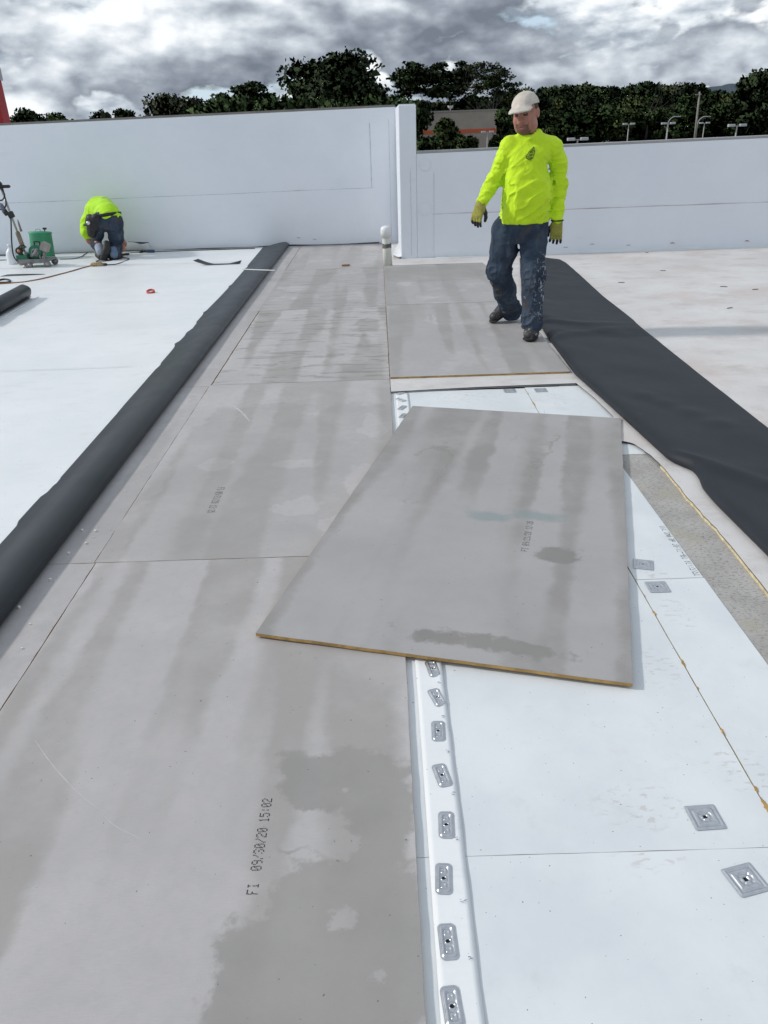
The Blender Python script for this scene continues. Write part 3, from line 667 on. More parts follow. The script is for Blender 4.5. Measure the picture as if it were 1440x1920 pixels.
# ------------------------------------------------------------------ vent pipe
pp = thing('vent_pipe', 'white plastic vent pipe with a rounded cap and a dark taped band', 'pipe', (.052, 10.11, 0))
mb = MB(); mb.lathe([(.0, -.02), (.057, -.02), (.054, .2), (.052, .36)], 28); mb.build('pipe', M('aged_white_plastic', (.68, .68, .62), .5, .06, 8), pp, True)
mb = MB(); mb.lathe([(.0525, .345), (.064, .345), (.065, .43), (.060, .452), (.045, .467), (.02, .475), (0, .476)], 28); mb.build('cap', M('white_plastic_cap', (.78, .79, .79), .4, .04, 6), pp, True)
rows = []
for k in range(7):
    z = .218+.052*k/6; rows.append([((.0565+.004*float(vnoise(a*3, z*60, 0, 3)))*math.cos(a), (.0565+.004*float(vnoise(a*3, z*60, 0, 3)))*math.sin(a), z+.007*float(vnoise(a*2, 4 if k > 3 else 9, 0, 1))) for a in np.linspace(0, 2*math.pi, 40)[:-1]])
mb = MB(); mb.grid(rows, 0, True); mb.build('tape_band', M('dirty_tape', (.13, .13, .125), .7, .6, 25, .4, 60), pp, True)
pp.rotation_euler = (0, R(-2.2), 0)

# ------------------------------------------------------------------ small things lying about
MAT_CORD_OR = M('brown_orange_cord', (.28, .13, .055), .6, .2, 30)
MAT_CORD_BK = M('black_cord', (.015, .017, .022), .5)
MAT_BLUE = M('blue_plastic', (.03, .06, .14), .5)
def cord(name, label, pts, r_, mat, parent=None, n=7):
    P = catmull(pts, 10); o = P[0].copy()
    mb = MB(); mb.tube([p-o for p in P], r_, n); ob = mb.build(name, mat, parent, True)
    ob.location = o
    if label: tag(ob, label, 'cord')
    return ob
def Gz(px, py, z): p = G(px, py, z); return (p.x, p.y, z)
ZF = .012
cord('extension_cord', 'long brown orange extension cord across the white membrane', [(-6.2, 9.3, ZF), Gz(0, 532, ZF), Gz(60, 526, ZF), Gz(120, 512, ZF), Gz(155, 502, ZF), Gz(175, 497, ZF)], .0075, MAT_CORD_OR)
cn = thing('cord_connector', 'tan taped cord connector lying on the white membrane below the kneeling man', 'connector', Gz(183, 498, .012))
mb = MB(); mb.tube([(-.09, 0, .012), (-.06, .0, .014), (0, .0, .014), (.05, 0, .014), (.085, 0, .012)], [.016, .03, .026, .032, .014], 10); mb.build('body', M('tan_tape', (.33, .24, .11), .8, .5, 40, .4, 80), cn, True)
mb = MB(); mb.tube([(.085, 0, .012), (.13, .0, .010)], [.022, .014], 10); mb.build('plug', MAT_CORD_BK, cn, True)
cord('black_lead', 'thin black lead looping on the membrane behind the kneeling man shoes', [Gz(196, 496, ZF), Gz(218, 495, ZF), Gz(240, 487, ZF), Gz(239, 484, ZF), Gz(222, 483, ZF), Gz(205, 489, ZF), Gz(181, 491, ZF), Gz(186, 488, ZF), Gz(200, 489, ZF), Gz(215, 484, ZF)], .006, MAT_CORD_BK)
cord('black_lead', 'black lead running along the foot of the tall parapet from the hand tool', [Gz(228, 476, ZF), Gz(262, 473, ZF), Gz(290, 472, ZF), Gz(330, 470.5, ZF), Gz(400, 468, ZF), Gz(478, 465.5, ZF)], .006, MAT_CORD_BK)
cord('black_lead', 'short black lead on the membrane between the green bin and the kneeling man', [Gz(112, 486, ZF), Gz(138, 485, ZF), Gz(152, 481, ZF), Gz(160, 476, ZF), Gz(168, 472, ZF), Gz(175, 469, ZF)], .005, MAT_CORD_BK)
cord('black_hose', 'black hose loop at the left picture edge behind the black roll', [Gz(-60, 535, .015), Gz(-20, 530, .015), Gz(5, 524, .015), Gz(17, 525, .015), Gz(18, 528.5, .015), Gz(8, 530, .015), Gz(-30, 531, .015)], .013, MAT_CORD_BK)
hg = thing('hand_welder', 'slim hot air hand welder with a blue grip at the parapet foot', 'hand tool', Gz(283, 474, .006))
mb = MB(); mb.tube([(-.055, 0, .022), (-.05, 0, .022), (.05, .002, .022), (.058, 0, .022)], [.012, .024, .022, .012], 12); mb.build('grip', MAT_BLUE, hg, True)
mb = MB(); mb.tube([(-.14, 0, .022), (-.055, 0, .022)], [.007, .012], 10); mb.build('nozzle_tube', MAT_CORD_BK, hg, True)
mb = MB(); mb.tube([(-.165, 0, .022), (-.12, 0, .022)], [.02, .02], 10); mb.build('collar', MAT_CORD_BK, hg, True)
kn = thing('utility_knife', 'small dark knife lying beside the kneeling man shoe', 'knife', Gz(236, 478.5, .006), R(14))
mb = MB(); mb.box(-.07, .05, -.012, .012, .002, .020); mb.build('handle', MAT_CORD_BK, kn, False, .005)
mb = MB(); mb.add([(.05, -.009, .009), (.09, -.009, .009), (.075, .009, .009), (.05, .009, .009), (.05, -.009, .011), (.09, -.009, .011), (.075, .009, .011), (.05, .009, .011)], [(3, 2, 1, 0), (4, 5, 6, 7), (0, 1, 5, 4), (1, 2, 6, 5), (2, 3, 7, 6), (3, 0, 4, 7)]); mb.build('blade', MAT_GALV, kn)

def scrap(name, label, outline, bend, mats, px, py, z=.005):
    """a thin offcut: outline in metres round its centre, lifted by bend(x, y)"""
    root = thing(name, label, 'offcut', Gz(px, py, z)); (ax, bx, hw) = outline
    rows = []
    for i in range(17):
        t_ = i/16; x = ax+(bx-ax)*t_; wd = hw(t_); rows.append([(x+.25*wd*k, wd*k, bend(t_, k)) for k in (-1, -.5, 0, .5, 1)])
    mb = MB(); mb.grid(rows); mb.build('black_side', mats[0], root, True)
    mb = MB(); mb.grid([[(p[0], p[1], p[2]-.0025) for p in r_] for r_ in rows]); mb.build('white_side', mats[1], root, True)
    return root
scrap('membrane_scrap', 'curled black membrane offcut on the white membrane near the far end of the roll', (-.28, .30, lambda t_: .075*(1-t_*.35)), lambda t_, k: .14*max(0, .36-t_)**1.4*2+.004+.10*max(0, t_-.72)*max(0, k+.2), (MAT_BLACK, MAT_WHITE), 408, 496)
scrap('membrane_scrap', 'flat pointed black membrane strip in front of the green welding machine', (-.26, .28, lambda t_: .085*(1-t_)**.6+.004), lambda t_, k: .004+.01*t_*(1-t_), (MAT_BLACK, MAT_WHITE), 44, 516)
scrap('membrane_scrap', 'small black membrane offcut at the left edge by the white jug', (-.2, .13, lambda t_: .05*(1-t_)**.5+.003), lambda t_, k: .004, (MAT_BLACK, MAT_WHITE), -2, 488)
# slim white batten across the roll
bt = thing('white_batten', 'slim white batten lying across the far end of the black roll', 'batten', (0, 0, 0))
p0, p1 = G(455, 511.5, .075), G(516, 514, .075); p0.z = .112; p1.z = .105
mb = MB(); d = p1-p0; ang = math.atan2(d.y, d.x)
mb.box(0, d.length, -.012, .012, 0, .008); o = mb.build('stick', M('white_pvc', (.76, .77, .76), .4), bt, False, .002); o.rotation_euler = (0, 0, ang)
bt.location = p0
# tape ring
tr = thing('tape_ring', 'small red ring with a white centre lying on the white membrane', 'tape roll', Gz(283, 549, .006))
mb = MB(); mb.lathe([(.030, 0), (.044, 0), (.046, .004), (.046, .022), (.043, .026), (.030, .026), (.030, 0)], 24); mb.build('ring', M('red_plastic', (.50, .05, .04), .45), tr, True)
mb = MB(); mb.lathe([(0, .004), (.0295, .004), (.0295, .012), (0, .012)], 20); mb.build('core', MAT_WHITE, tr)
tr.rotation_euler = (R(18), 0, 0)
# brown chip
ch = thing('board_chip', 'small brown chip lying on the grey board near the parapet', 'chip', Gz(648, 499, 0))
mb = MB(); mb.prism([(-.05, -.01), (.0, -.022), (.055, .0), (.05, .012), (-.02, .02)], .001, .022); o = mb.build('chip', M('brown_chip', (.30, .17, .08), .9, .3, 40), ch, False, .004)
# crumbs along the black roll
mb = MB(); rnd = random.Random(5)
for i in range(20):
    y = rnd.uniform(2.1, 4.4); x = rnd.uniform(-1.40, -1.24); s_ = rnd.choice((.0025, .003, .004, .007))
    a = [(x+s_*rnd.uniform(.6, 1)*math.cos(k*1.256), y+s_*rnd.uniform(.6, 1)*math.sin(k*1.256)) for k in range(5)]; mb.prism(a, .0, s_*rnd.uniform(.7, 1.2))
cr_ = mb.build('crumbs', M('white_crumb', (.7, .7, .68), .8)); tag(cr_, 'white crumbs scattered on the board strip beside the black roll', 'crumbs'); cr_['kind'] = 'stuff'
mb = MB(); rnd = random.Random(15)
for px, py in ((1165, 530), (1243, 508), (1357, 538), (1416, 543), (1368, 578), (1213, 474)):
    p = G(px, py); l = rnd.uniform(.012, .035); a = rnd.uniform(-.4, .4); w_ = l*.18
    mb.prism([(p.x+math.cos(a)*l*u-math.sin(a)*w_*v, p.y+math.sin(a)*l*u+math.cos(a)*w_*v) for u, v in ((-1, 0), (-.3, -1), (1, -.3), (.6, .7), (-.4, 1))], .0004, .006)
db = mb.build('debris', M('dark_debris', (.07, .065, .06), .8, .4, 30)); tag(db, 'dark scraps scattered on the old membrane at the right', 'debris'); db['kind'] = 'stuff'
# black rolled membrane at the left edge
rl = thing('membrane_roll', 'black membrane rolled up at the left picture edge', 'roll', (*G(50, 561)[:2], .0))
d = (G(0, 590)-G(50, 561)); d.z = 0; ang = math.atan2(d.y, d.x); rl.rotation_euler = (0, 0, ang)
rows = []
for i in range(60):
    a = -math.pi/2+i/59*math.pi*2*2.15; r_ = .060+.022*i/59
    rows.append([(x, r_*math.cos(a), .083+r_*math.sin(a)) for x in (.02+.01*math.sin(i), .35, .8, 1.4)])
mb = MB(); mb.grid(rows); mb.build('roll', MAT_BLACK, rl, True, 0, .0022)
mb = MB(); mb.grid([[(x-.06*sm(0, 1, k/5)*(x < .1), -.02+.14*k/5, .003+.012*(k/5)**2) for x in (.02, .4, .8, 1.4)] for k in range(6)]); mb.build('loose_tail', MAT_WHITE, rl, True, 0, .002)
# peeled flashing corner at the parapet
pf = thing('peeled_flashing', 'white flashing flap peeling off the tall parapet beside the kneeling man', 'flashing', (V(225, 470, 12.3).x, 12.33, 0))
wd = V(282, 470, 12.3).x-V(225, 470, 12.3).x; rows = []
for i in range(15):
    u = i/14; r_ = []
    for k in range(9):
        v = k/8; top = .135-.03*u+.02*math.sin(u*3); out = .02+.20*(v**1.5)*math.sin(math.pi*min(1, u*.8+.15))
        r_.append((u*wd, -.01-out*(.5+.5*u), .012+v*top*(1-.18*math.exp(-((u-.8)/.12)**2))))
    rows.append(r_)
mb = MB(); mb.grid(rows); mb.build('flap', MAT_WHITE, pf, True, 0, .002)
rows = [[(u*wd, -.006-.11*u*math.sin(math.pi*u)*v, .148-.03*u-.02*v+.004) for v in (0, .5, 1)] for u in np.linspace(.3, .97, 10)]
mb = MB(); mb.grid(rows); mb.build('dark_lining', M('dark_green_backing', (.012, .03, .03), .5), pf, True)
# ------------------------------------------------------------------ figures: implicit surfaces turned into meshes
class Field:
    def __init__(s, lo, hi, h):
        s.lo = np.array(lo, float); s.h = h; s.n = np.ceil((np.array(hi)-s.lo)/h).astype(int)+1
        s.ax = [s.lo[i]+h*np.arange(s.n[i]) for i in range(3)]
        s.F = np.full(s.n, 1.0, np.float32)
    def region(s, lo, hi):
        sl = []
        for i in range(3):
            a = int(max(0, math.floor((lo[i]-s.lo[i])/s.h))); b_ = int(min(s.n[i], math.ceil((hi[i]-s.lo[i])/s.h)+1)); sl.append(slice(a, max(a, b_)))
        g = np.meshgrid(*[s.ax[i][sl[i]] for i in range(3)], indexing='ij', sparse=True)
        return tuple(sl), g
    def put(s, fn, lo, hi, k=.02, op='u'):
        pad = k+4*s.h; sl, g = s.region(np.array(lo)-pad, np.array(hi)+pad)
        if min(q.stop-q.start for q in sl) <= 0: return
        d = fn(*g).astype(np.float32); a = s.F[sl]
        if op == 's': d = -d; hh = np.maximum(k-np.abs(a-d), 0)/max(k, 1e-6); s.F[sl] = np.maximum(a, d)+hh*hh*k*.25; return
        hh = np.maximum(k-np.abs(a-d), 0)/max(k, 1e-6); s.F[sl] = np.minimum(a, d)-hh*hh*k*.25
    def caps(s, a, b_, r1, r2=None, k=.02, flat=None, op='u'):
        a = np.array(a, float); b_ = np.array(b_, float); r2 = r1 if r2 is None else r2; ab = b_-a; L2 = float(ab@ab)+1e-12
        if flat is not None: n = np.array(flat[0], float); n /= np.linalg.norm(n); fk = flat[1]-1
        def fn(x, y, z):
            px, py, pz = x-a[0], y-a[1], z-a[2]
            if flat is not None:
                q = (px*n[0]+py*n[1]+pz*n[2])*fk; px, py, pz = px+n[0]*q, py+n[1]*q, pz+n[2]*q
            t_ = np.clip((px*ab[0]+py*ab[1]+pz*ab[2])/L2, 0, 1)
            return np.sqrt((px-t_*ab[0])**2+(py-t_*ab[1])**2+(pz-t_*ab[2])**2)-(r1+(r2-r1)*t_)
        m = max(r1, r2); s.put(fn, np.minimum(a, b_)-m, np.maximum(a, b_)+m, k, op)
    def chain(s, pts, rs, k=.02, flat=None):
        for i in range(len(pts)-1): s.caps(pts[i], pts[i+1], rs[i], rs[i+1], k, flat)
    def ell(s, c, r_, k=.02, R3=None, op='u'):
        c = np.array(c, float); r_ = np.array(r_, float); m = r_.max()
        def fn(x, y, z):
            p = (x-c[0], y-c[1], z-c[2])
            if R3 is not None: p = tuple(p[0]*R3[i][0]+p[1]*R3[i][1]+p[2]*R3[i][2] for i in range(3))
            k0 = np.sqrt((p[0]/r_[0])**2+(p[1]/r_[1])**2+(p[2]/r_[2])**2)
            return (k0-1)*r_.min() if r_.max()/r_.min() > 2.5 else (k0-1)*(1/np.maximum(np.sqrt((p[0]/r_[0]**2)**2+(p[1]/r_[1]**2)**2+(p[2]/r_[2]**2)**2), 1e-6)*np.maximum(k0, 1e-6))
        s.put(fn, c-m, c+m, k, op)
    def loft(s, sec, k=.02, rot=0.0, pw=2.2):
        sec = sorted(sec); Z_ = np.array([q[0] for q in sec]); zz = np.linspace(Z_[0], Z_[-1], 120)
        def sp(col):
            v = np.array([q[col] for q in sec]); P = catmull([(Z_[i], v[i], 0) for i in range(len(v))], 12)
            return np.interp(zz, [p.x for p in P], [p.y for p in P])
        C = [sp(i) for i in (1, 2, 3, 4)]; ca, sa = math.cos(rot), math.sin(rot)
        def fn(x, y, z):
            cx_, cy_, rx_, ry_ = (np.interp(z, zz, q) for q in C)
            dx, dy = x-cx_, y-cy_; u = (dx*ca+dy*sa)/rx_; v = (-dx*sa+dy*ca)/ry_
            d = ((np.abs(u)**pw+np.abs(v)**pw)**(1/pw)-1)*np.minimum(rx_, ry_)
            return np.maximum(d, np.maximum(z-Z_[-1], Z_[0]-z))
        mr = max(max(C[2]), max(C[3]))
        s.put(fn, (min(C[0])-mr, min(C[1])-mr, Z_[0]), (max(C[0])+mr, max(C[1])+mr, Z_[-1]), k)
    def wrinkle(s, fn, band=.03):
        idx = np.argwhere(np.abs(s.F) < band)
        if len(idx) == 0: return
        x, y, z = (s.ax[i][idx[:, i]] for i in range(3)); s.F[tuple(idx.T)] += fn(x, y, z).astype(np.float32)
    def surf(s):
        F = s.F; S = F < 0; nx, ny, nz = F.shape; cs = (nx-1, ny-1, nz-1); N = cs[0]*cs[1]*cs[2]
        cnt = np.zeros(N, np.float32); pos = np.zeros((N, 3), np.float32); E_ = []
        for ax in range(3):
            a = [slice(None)]*3; b_ = [slice(None)]*3; a[ax] = slice(0, -1); b_[ax] = slice(1, None)
            F0, F1 = F[tuple(a)], F[tuple(b_)]; idx = np.argwhere(S[tuple(a)] != S[tuple(b_)])
            f0 = F0[tuple(idx.T)]; f1 = F1[tuple(idx.T)]; t_ = f0/(f0-f1); p = idx.astype(np.float32); p[:, ax] += t_
            o1, o2 = [i for i in range(3) if i != ax]; cells = []
            for d1, d2 in ((-1, -1), (0, -1), (0, 0), (-1, 0)):
                c = idx.copy(); c[:, o1] += d1; c[:, o2] += d2
                ok = np.all((c >= 0) & (c < np.array(cs)), axis=1); ci = (c[:, 0]*cs[1]+c[:, 1])*cs[2]+c[:, 2]; ci[~ok] = -1; cells.append(ci)
                g = ci >= 0; cnt += np.bincount(ci[g], minlength=N)
                for q in range(3): pos[:, q] += np.bincount(ci[g], weights=p[g, q], minlength=N)
            E_.append((np.stack(cells, 1), f0 < 0, ax))
        used = np.flatnonzero(cnt > 0); mp = np.full(N, -1, np.int64); mp[used] = np.arange(len(used))
        v = pos[used]/cnt[used][:, None]*s.h+s.lo; fs = []
        for q, neg, ax in E_:
            ok = (q >= 0).all(1); q, neg = mp[q[ok]], neg[ok]
            if ax == 1: neg = ~neg
            fs.append(np.where(neg[:, None], q, q[:, ::-1]))
        return v, np.concatenate(fs)
    def build(s, name, mats, parent, relax=1, pick=None):
        v, f = s.surf()
        for _ in range(relax):       # light smoothing
            acc = np.zeros_like(v); c = np.zeros(len(v))
            for i in range(4):
                np.add.at(acc, f[:, i], v[f[:, (i+1) % 4]]); np.add.at(c, f[:, i], 1)
                np.add.at(acc, f[:, (i+1) % 4], v[f[:, i]]); np.add.at(c, f[:, (i+1) % 4], 1)
            v = v*.5+acc/np.maximum(c, 1)[:, None]*.5
        me = bpy.data.meshes.new(name); me.vertices.add(len(v)); me.vertices.foreach_set('co', v.astype(np.float32).ravel())
        me.loops.add(4*len(f)); me.loops.foreach_set('vertex_index', f.astype(np.int32).ravel())
        me.polygons.add(len(f)); me.polygons.foreach_set('loop_start', np.arange(0, 4*len(f), 4, dtype=np.int32))
        me.polygons.foreach_set('use_smooth', np.ones(len(f), bool))
        for m in (mats if isinstance(mats, (list, tuple)) else [mats]): me.materials.append(m)
        if pick is not None: me.polygons.foreach_set('material_index', pick(v[f].mean(1)).astype(np.int32))
        me.update(); me.validate(); return link(name, me, parent)
def stretch_noise(dirv_, along, across, seed):
    d = np.array(dirv_, float); d /= np.linalg.norm(d); a = np.cross(d, (.3, 1, .1)); a /= np.linalg.norm(a); b_ = np.cross(d, a)
    return lambda x, y, z: vnoise((x*d[0]+y*d[1]+z*d[2])*along, (x*a[0]+y*a[1]+z*a[2])*across, (x*b_[0]+y*b_[1]+z*b_[2])*across, seed)

# clothes
def cloth(name, col, var=.12, vs=9, rough=.85, bs=500, dirt=None):
    m, t, b = new_mat(name); o = t.obj()
    c = t.mix(t.step(t.noise(o, vs, 5, .6), .3, .7), tuple(x*(1-var) for x in col), tuple(min(1, x*(1+var)) for x in col))
    if dirt:
        for (dc, sc, lo_, amt) in dirt: c = t.mix(t.step(t.noise(t.vm('ADD', o, (sc, 3, 1)), sc, 5, .65), lo_, lo_+.1, 0, amt), c, dc)
    t.put(b.inputs['Base Color'], c); b.inputs['Roughness'].default_value = rough; b.inputs['Specular IOR Level'].default_value = .2
    b.inputs['Sheen Weight'].default_value = .15
    fold = t.math('ABSOLUTE', t.math('SUBTRACT', t.noise(t.vm('MULTIPLY', o, (11, 11, 8)), 1, 3, .5, .8), .5))
    t.put(b.inputs['Normal'], t.bump(t.math('ADD', t.math('MULTIPLY', fold, 6), t.math('ADD', t.math('MULTIPLY', t.noise(o, bs, 2, .5), .1), t.math('MULTIPLY', t.noise(o, 35, 3, .6), .4))), .32, .006)); return m
MAT_HIVIS = cloth('hi_vis_yellow', (.56, .80, .022), .06, 7, .75, 600, [((.33, .42, .06), 9, .62, .35), ((.25, .28, .1), 26, .72, .5)])
MAT_HIVIS2 = cloth('hi_vis_yellow_green', (.44, .78, .022), .06, 7, .75, 600)
MAT_SKIN, t, b = new_mat('skin'); o = t.obj()
c = t.mix(t.step(t.noise(o, 22, 4, .6), .3, .7), (.31, .135, .092), (.42, .19, .135)); c = t.mix(t.step(t.noise(o, 60, 3, .6), .6, .75, 0, .4), c, (.40, .14, .10))
t.put(b.inputs['Base Color'], c); b.inputs['Roughness'].default_value = .5; b.inputs['Subsurface Weight'].default_value = .12; b.inputs['Subsurface Radius'].default_value = (.01, .004, .002)
MAT_STUBBLE = M('stubble_skin', (.14, .070, .05), .6, .25, 120)
MAT_LIP = M('lips', (.23, .08, .07), .5, .1, 60); MAT_EYE = M('eye_shadowed', (.05, .035, .03), .4, .3, 80); MAT_BROW = M('brow_hair', (.07, .045, .03), .8, .3, 120)
MAT_HAIR = M('short_brown_hair', (.06, .04, .028), .8, .3, 90)
MAT_CAP = cloth('khaki_cap', (.56, .51, .45), .10, 18, .85, 700, [((.33, .29, .24), 14, .6, .4)])
MAT_BELT = M('black_webbing', (.012, .012, .014), .6, .3, 40)
# jeans with paint splashes on the front of the figure's left leg
def jeans(name, splash):
    m, t, b = new_mat(name); o = t.obj(); s = t.sep(o)
    c = t.mix(t.step(t.noise(o, 8, 5, .6), .3, .7), (.026, .038, .060), (.052, .074, .108))
    c = t.mix(t.step(t.noise(t.vm('MULTIPLY', o, (7, 7, 3)), 1, 5, .65), .50, .70, 0, .65), c, (.105, .13, .165))
    c = t.mix(t.step(t.noise(t.vm('ADD', o, (3, 2, 1)), 5, 5, .65), .52, .68, 0, .7), c, (.085, .070, .060))
    if splash:
        n = t.noise(t.vm('MULTIPLY', o, (42, 42, 24)), 1, 5, .68, .6); reg = t.math('MULTIPLY', t.step(s[0], .05, .13), t.math('MULTIPLY', t.step(s[2], .10, .3), t.step(s[2], .52, .66, 1, 0)))
        c = t.mix(t.math('MULTIPLY', t.step(n, .585, .60), reg), c, (.62, .62, .62))
        c = t.mix(t.math('MULTIPLY', t.step(n, .54, .60, 0, .4), reg), c, (.34, .35, .36))
        n2_ = t.noise(t.vm('MULTIPLY', t.vm('ADD', o, (4, 1, 7)), (36, 36, 30)), 1, 4, .6, .5); c = t.mix(t.math('MULTIPLY', t.step(n2_, .70, .72), t.step(s[2], .75, .3, 0, .8)), c, (.55, .55, .56))
    t.put(b.inputs['Base Color'], c); b.inputs['Roughness'].default_value = .9; b.inputs['Specular IOR Level'].default_value = .15
    t.put(b.inputs['Normal'], t.bump(t.math('ADD', t.noise(o, 420, 2, .5), t.math('MULTIPLY', t.noise(o, 28, 4, .6), 2.5)), .35, .005)); return m
MAT_JEANS = jeans('worn_dark_jeans', True); MAT_JEANS2 = jeans('blue_jeans', False)
t = NT(MAT_JEANS2.node_tree)
MAT_GLOVE = M('olive_glove_knit', (.30, .29, .055), .85, .15, 60, .4, 300); MAT_RUBBER = M('black_rubber', (.018, .018, .017), .65, .3, 40)
MAT_BOOT = M('worn_black_boot', (.022, .022, .024), .6, .3, 25, .3, 150, dirt=((.33, .33, .34), 30, .53, .75)); MAT_SOLE = M('dark_sole', (.012, .012, .013), .8)

# ---------------- the standing man
YM = 6.35; B = Vector((1.05, YM, .0132)); MX = .00394
man = thing('person', 'standing man in a neon yellow shirt, khaki cap, work gloves and paint splashed jeans', 'person', B)
def P(px, py, dy=0.0): v = V(px, py, YM+dy)-B; return np.array((v.x, v.y, v.z))
def sec(y, xl, xr, cy_, ry, py=None):
    a, b_ = P(xl, y, cy_), P(xr, y, cy_); return ((a[2]+b_[2])/2, (a[0]+b_[0])/2, cy_, (b_[0]-a[0])/2, ry)
hip_r, hip_l = P(953, 425, .02), P(1003, 425, 0)
kn_r, kn_l = P(936, 506, .07), P(1000, 512, -.12)
an_r = P(962, 578, .42); an_l = P(997, 612, -.22)
sh_r, sh_l = P(951, 271, .0), P(1040, 276, .0)
el_r, el_l = P(926, 338, .02), P(1048, 345, .03)
wr_r, wr_l = P(904, 378, -.10), P(1045, 410, -.04)
# body: one continuous skin surface (head, neck, trunk, limbs inside the clothes)
yaw, pit, rol = R(-30), R(-11), R(-5)
Hm = Matrix.Rotation(rol, 3, 'Y') @ Matrix.Rotation(yaw, 3, 'Z') @ Matrix.Rotation(-pit, 3, 'X')   # head frame: x person's left, -y ahead, z up
HS = 1.10; HC = Vector(P(985.5, 212, -.02))
def H(x, y, z): v = Hm @ Vector((x, y, z))*HS+HC; return np.array(v)
RH = [list(Hm.col[i]) for i in range(3)]
bod = Field((-.5, -.40, -.02), (.42, .62, 1.78), .0062)
def hell(c, r_, k=.015, op='u'): bod.ell(H(*c), np.array(r_)*HS, k*HS, RH, op)
def hcap(a, b_, r1, r2_, k=.012): bod.caps(H(*a), H(*b_), r1*HS, r2_*HS, k*HS)
bod.loft([sec(420, 945, 1012, .0, .10), sec(380, 952, 1026, .0, .12), sec(330, 955, 1022, 0, .11), sec(290, 960, 1024, .01, .08), sec(275, 972, 1014, .015, .05)], .03)
neck0 = P(990, 262, .02); bod.caps(neck0, H(0, .02, -.04), .064, .060, .03)
bod.chain([P(958, 284), el_r, wr_r], [.032, .028, .024], .01); bod.chain([P(1034, 288), el_l, wr_l], [.032, .028, .024], .01)
bod.caps(P(960, 280, .01), P(1030, 284, .01), .032, .032, .03)
bod.chain([hip_r, kn_r, an_r], [.06, .045, .032], .02); bod.chain([hip_l, kn_l, an_l], [.06, .045, .032], .02)
hell((0, .012, .030), (.077, .098, .083)); hell((0, -.025, -.035), (.066, .072, .085), .03); hell((0, -.052, -.088), (.040, .036, .030), .03)
for s_ in (-1, 1):
    hell((s_*.040, -.060, -.030), (.024, .022, .026), .025); hell((s_*.048, -.015, -.075), (.022, .045, .030), .03)
    hell((s_*.077, .018, -.005), (.010, .024, .034), .008)
hcap((-.036, -.083, .028), (.036, -.083, .028), .012, .012, .02)
for s_ in (-1, 1): hell((s_*.031, -.096, .010), (.019, .016, .012), .010, 's'); hell((s_*.031, -.077, .008), (.013, .013, .012), .004)
hcap((0, -.090, .018), (0, -.116, -.028), .010, .0155, .010)
for s_ in (-1, 1): hell((s_*.013, -.098, -.030), (.010, .012, .009), .008)
hcap((-.018, -.086, -.060), (.018, -.086, -.060), .006, .006, .008); hcap((-.016, -.085, -.072), (.016, -.085, -.072), .007, .007, .008)
hell((0, -.094, -.066), (.018, .008, .0022), .002, 's')
Hi = np.array(Hm.inverted())
def headpick(c):
    q = (c-np.array(HC)) @ Hi.T/HS; x, y, z = q.T; m = np.zeros(len(c))
    hd = (z > -.16) & (z < .16) & (np.abs(x) < .12) & (np.abs(y) < .2)
    jit = .008*vnoise(x*90, y*90, z*90, 3); m[hd & (z+jit < -.046) & (y < -.03) & (z > -.14) & (np.abs(x)+jit < .044) & ~((np.abs(x) < .020) & (z > -.05))] = 1
    m[hd & (np.abs(x) < .026) & (y < -.075) & (z < -.054) & (z > -.079)] = 2
    m[hd & (y < -.062) & (np.abs(np.abs(x)-.031) < .015) & (np.abs(z-.008) < .0075)] = 3
    m[hd & (y < -.062) & (np.abs(np.abs(x)-.031) < .022) & (np.abs(z-.031) < .0065)] = 4
    m[hd & (y > .03) & (z > -.04)] = 5; m[hd & (z > .02) & (y > -.02) & (np.abs(x) > .06) & (y < .03)] = 5
    return m
bod.build('body', [MAT_SKIN, MAT_STUBBLE, MAT_LIP, MAT_EYE, MAT_BROW, MAT_HAIR], man, 0, headpick)
# cap
cap = Field(np.array(H(0, 0, .05))-.24, np.array(H(0, 0, .05))+.24, .0042)
Ht = np.array(Hm)
def cap_fn(x, y, z):
    p = [x-HC.x, y-HC.y, z-HC.z]; q = [(p[0]*Hi[i][0]+p[1]*Hi[i][1]+p[2]*Hi[i][2])/HS for i in range(3)]
    k0 = np.sqrt((q[0]/.089)**2+((q[1]-.008)/.111)**2+((q[2]-.034)/(.094))**2); dome = (k0-1)*.09
    dome = np.maximum(dome, (.054-.20*q[1]*(q[1] > 0)+0*q[0])-q[2])
    zb = .064-4.4*q[0]**2-.22*np.maximum(0, -q[1]-.085)
    br = np.maximum(np.sqrt((q[0]/.078)**2+((q[1]+.082)/.092)**2)*.08-.08, np.abs(q[2]-zb)-.0042)
    br = np.maximum(br, q[1]+.05)
    k = .012; hh = np.maximum(k-np.abs(dome-br), 0)/k
    return (np.minimum(dome, br)-hh*hh*k*.25)*HS
cap.put(cap_fn, np.array(H(0, 0, .05))-.22, np.array(H(0, 0, .05))+.22, 0)
cn_ = stretch_noise((.3, .2, 1), 14, 26, 4); cap.wrinkle(lambda x, y, z: .0035*cn_(x, y, z))
co = cap.build('cap', MAT_CAP, man, 1)
mb = MB(); mb.lathe([(0, .008), (.006, .006), (.008, 0)], 10, c=tuple(H(0, .008, .127))); mb.build('button', MAT_CAP, co, True)
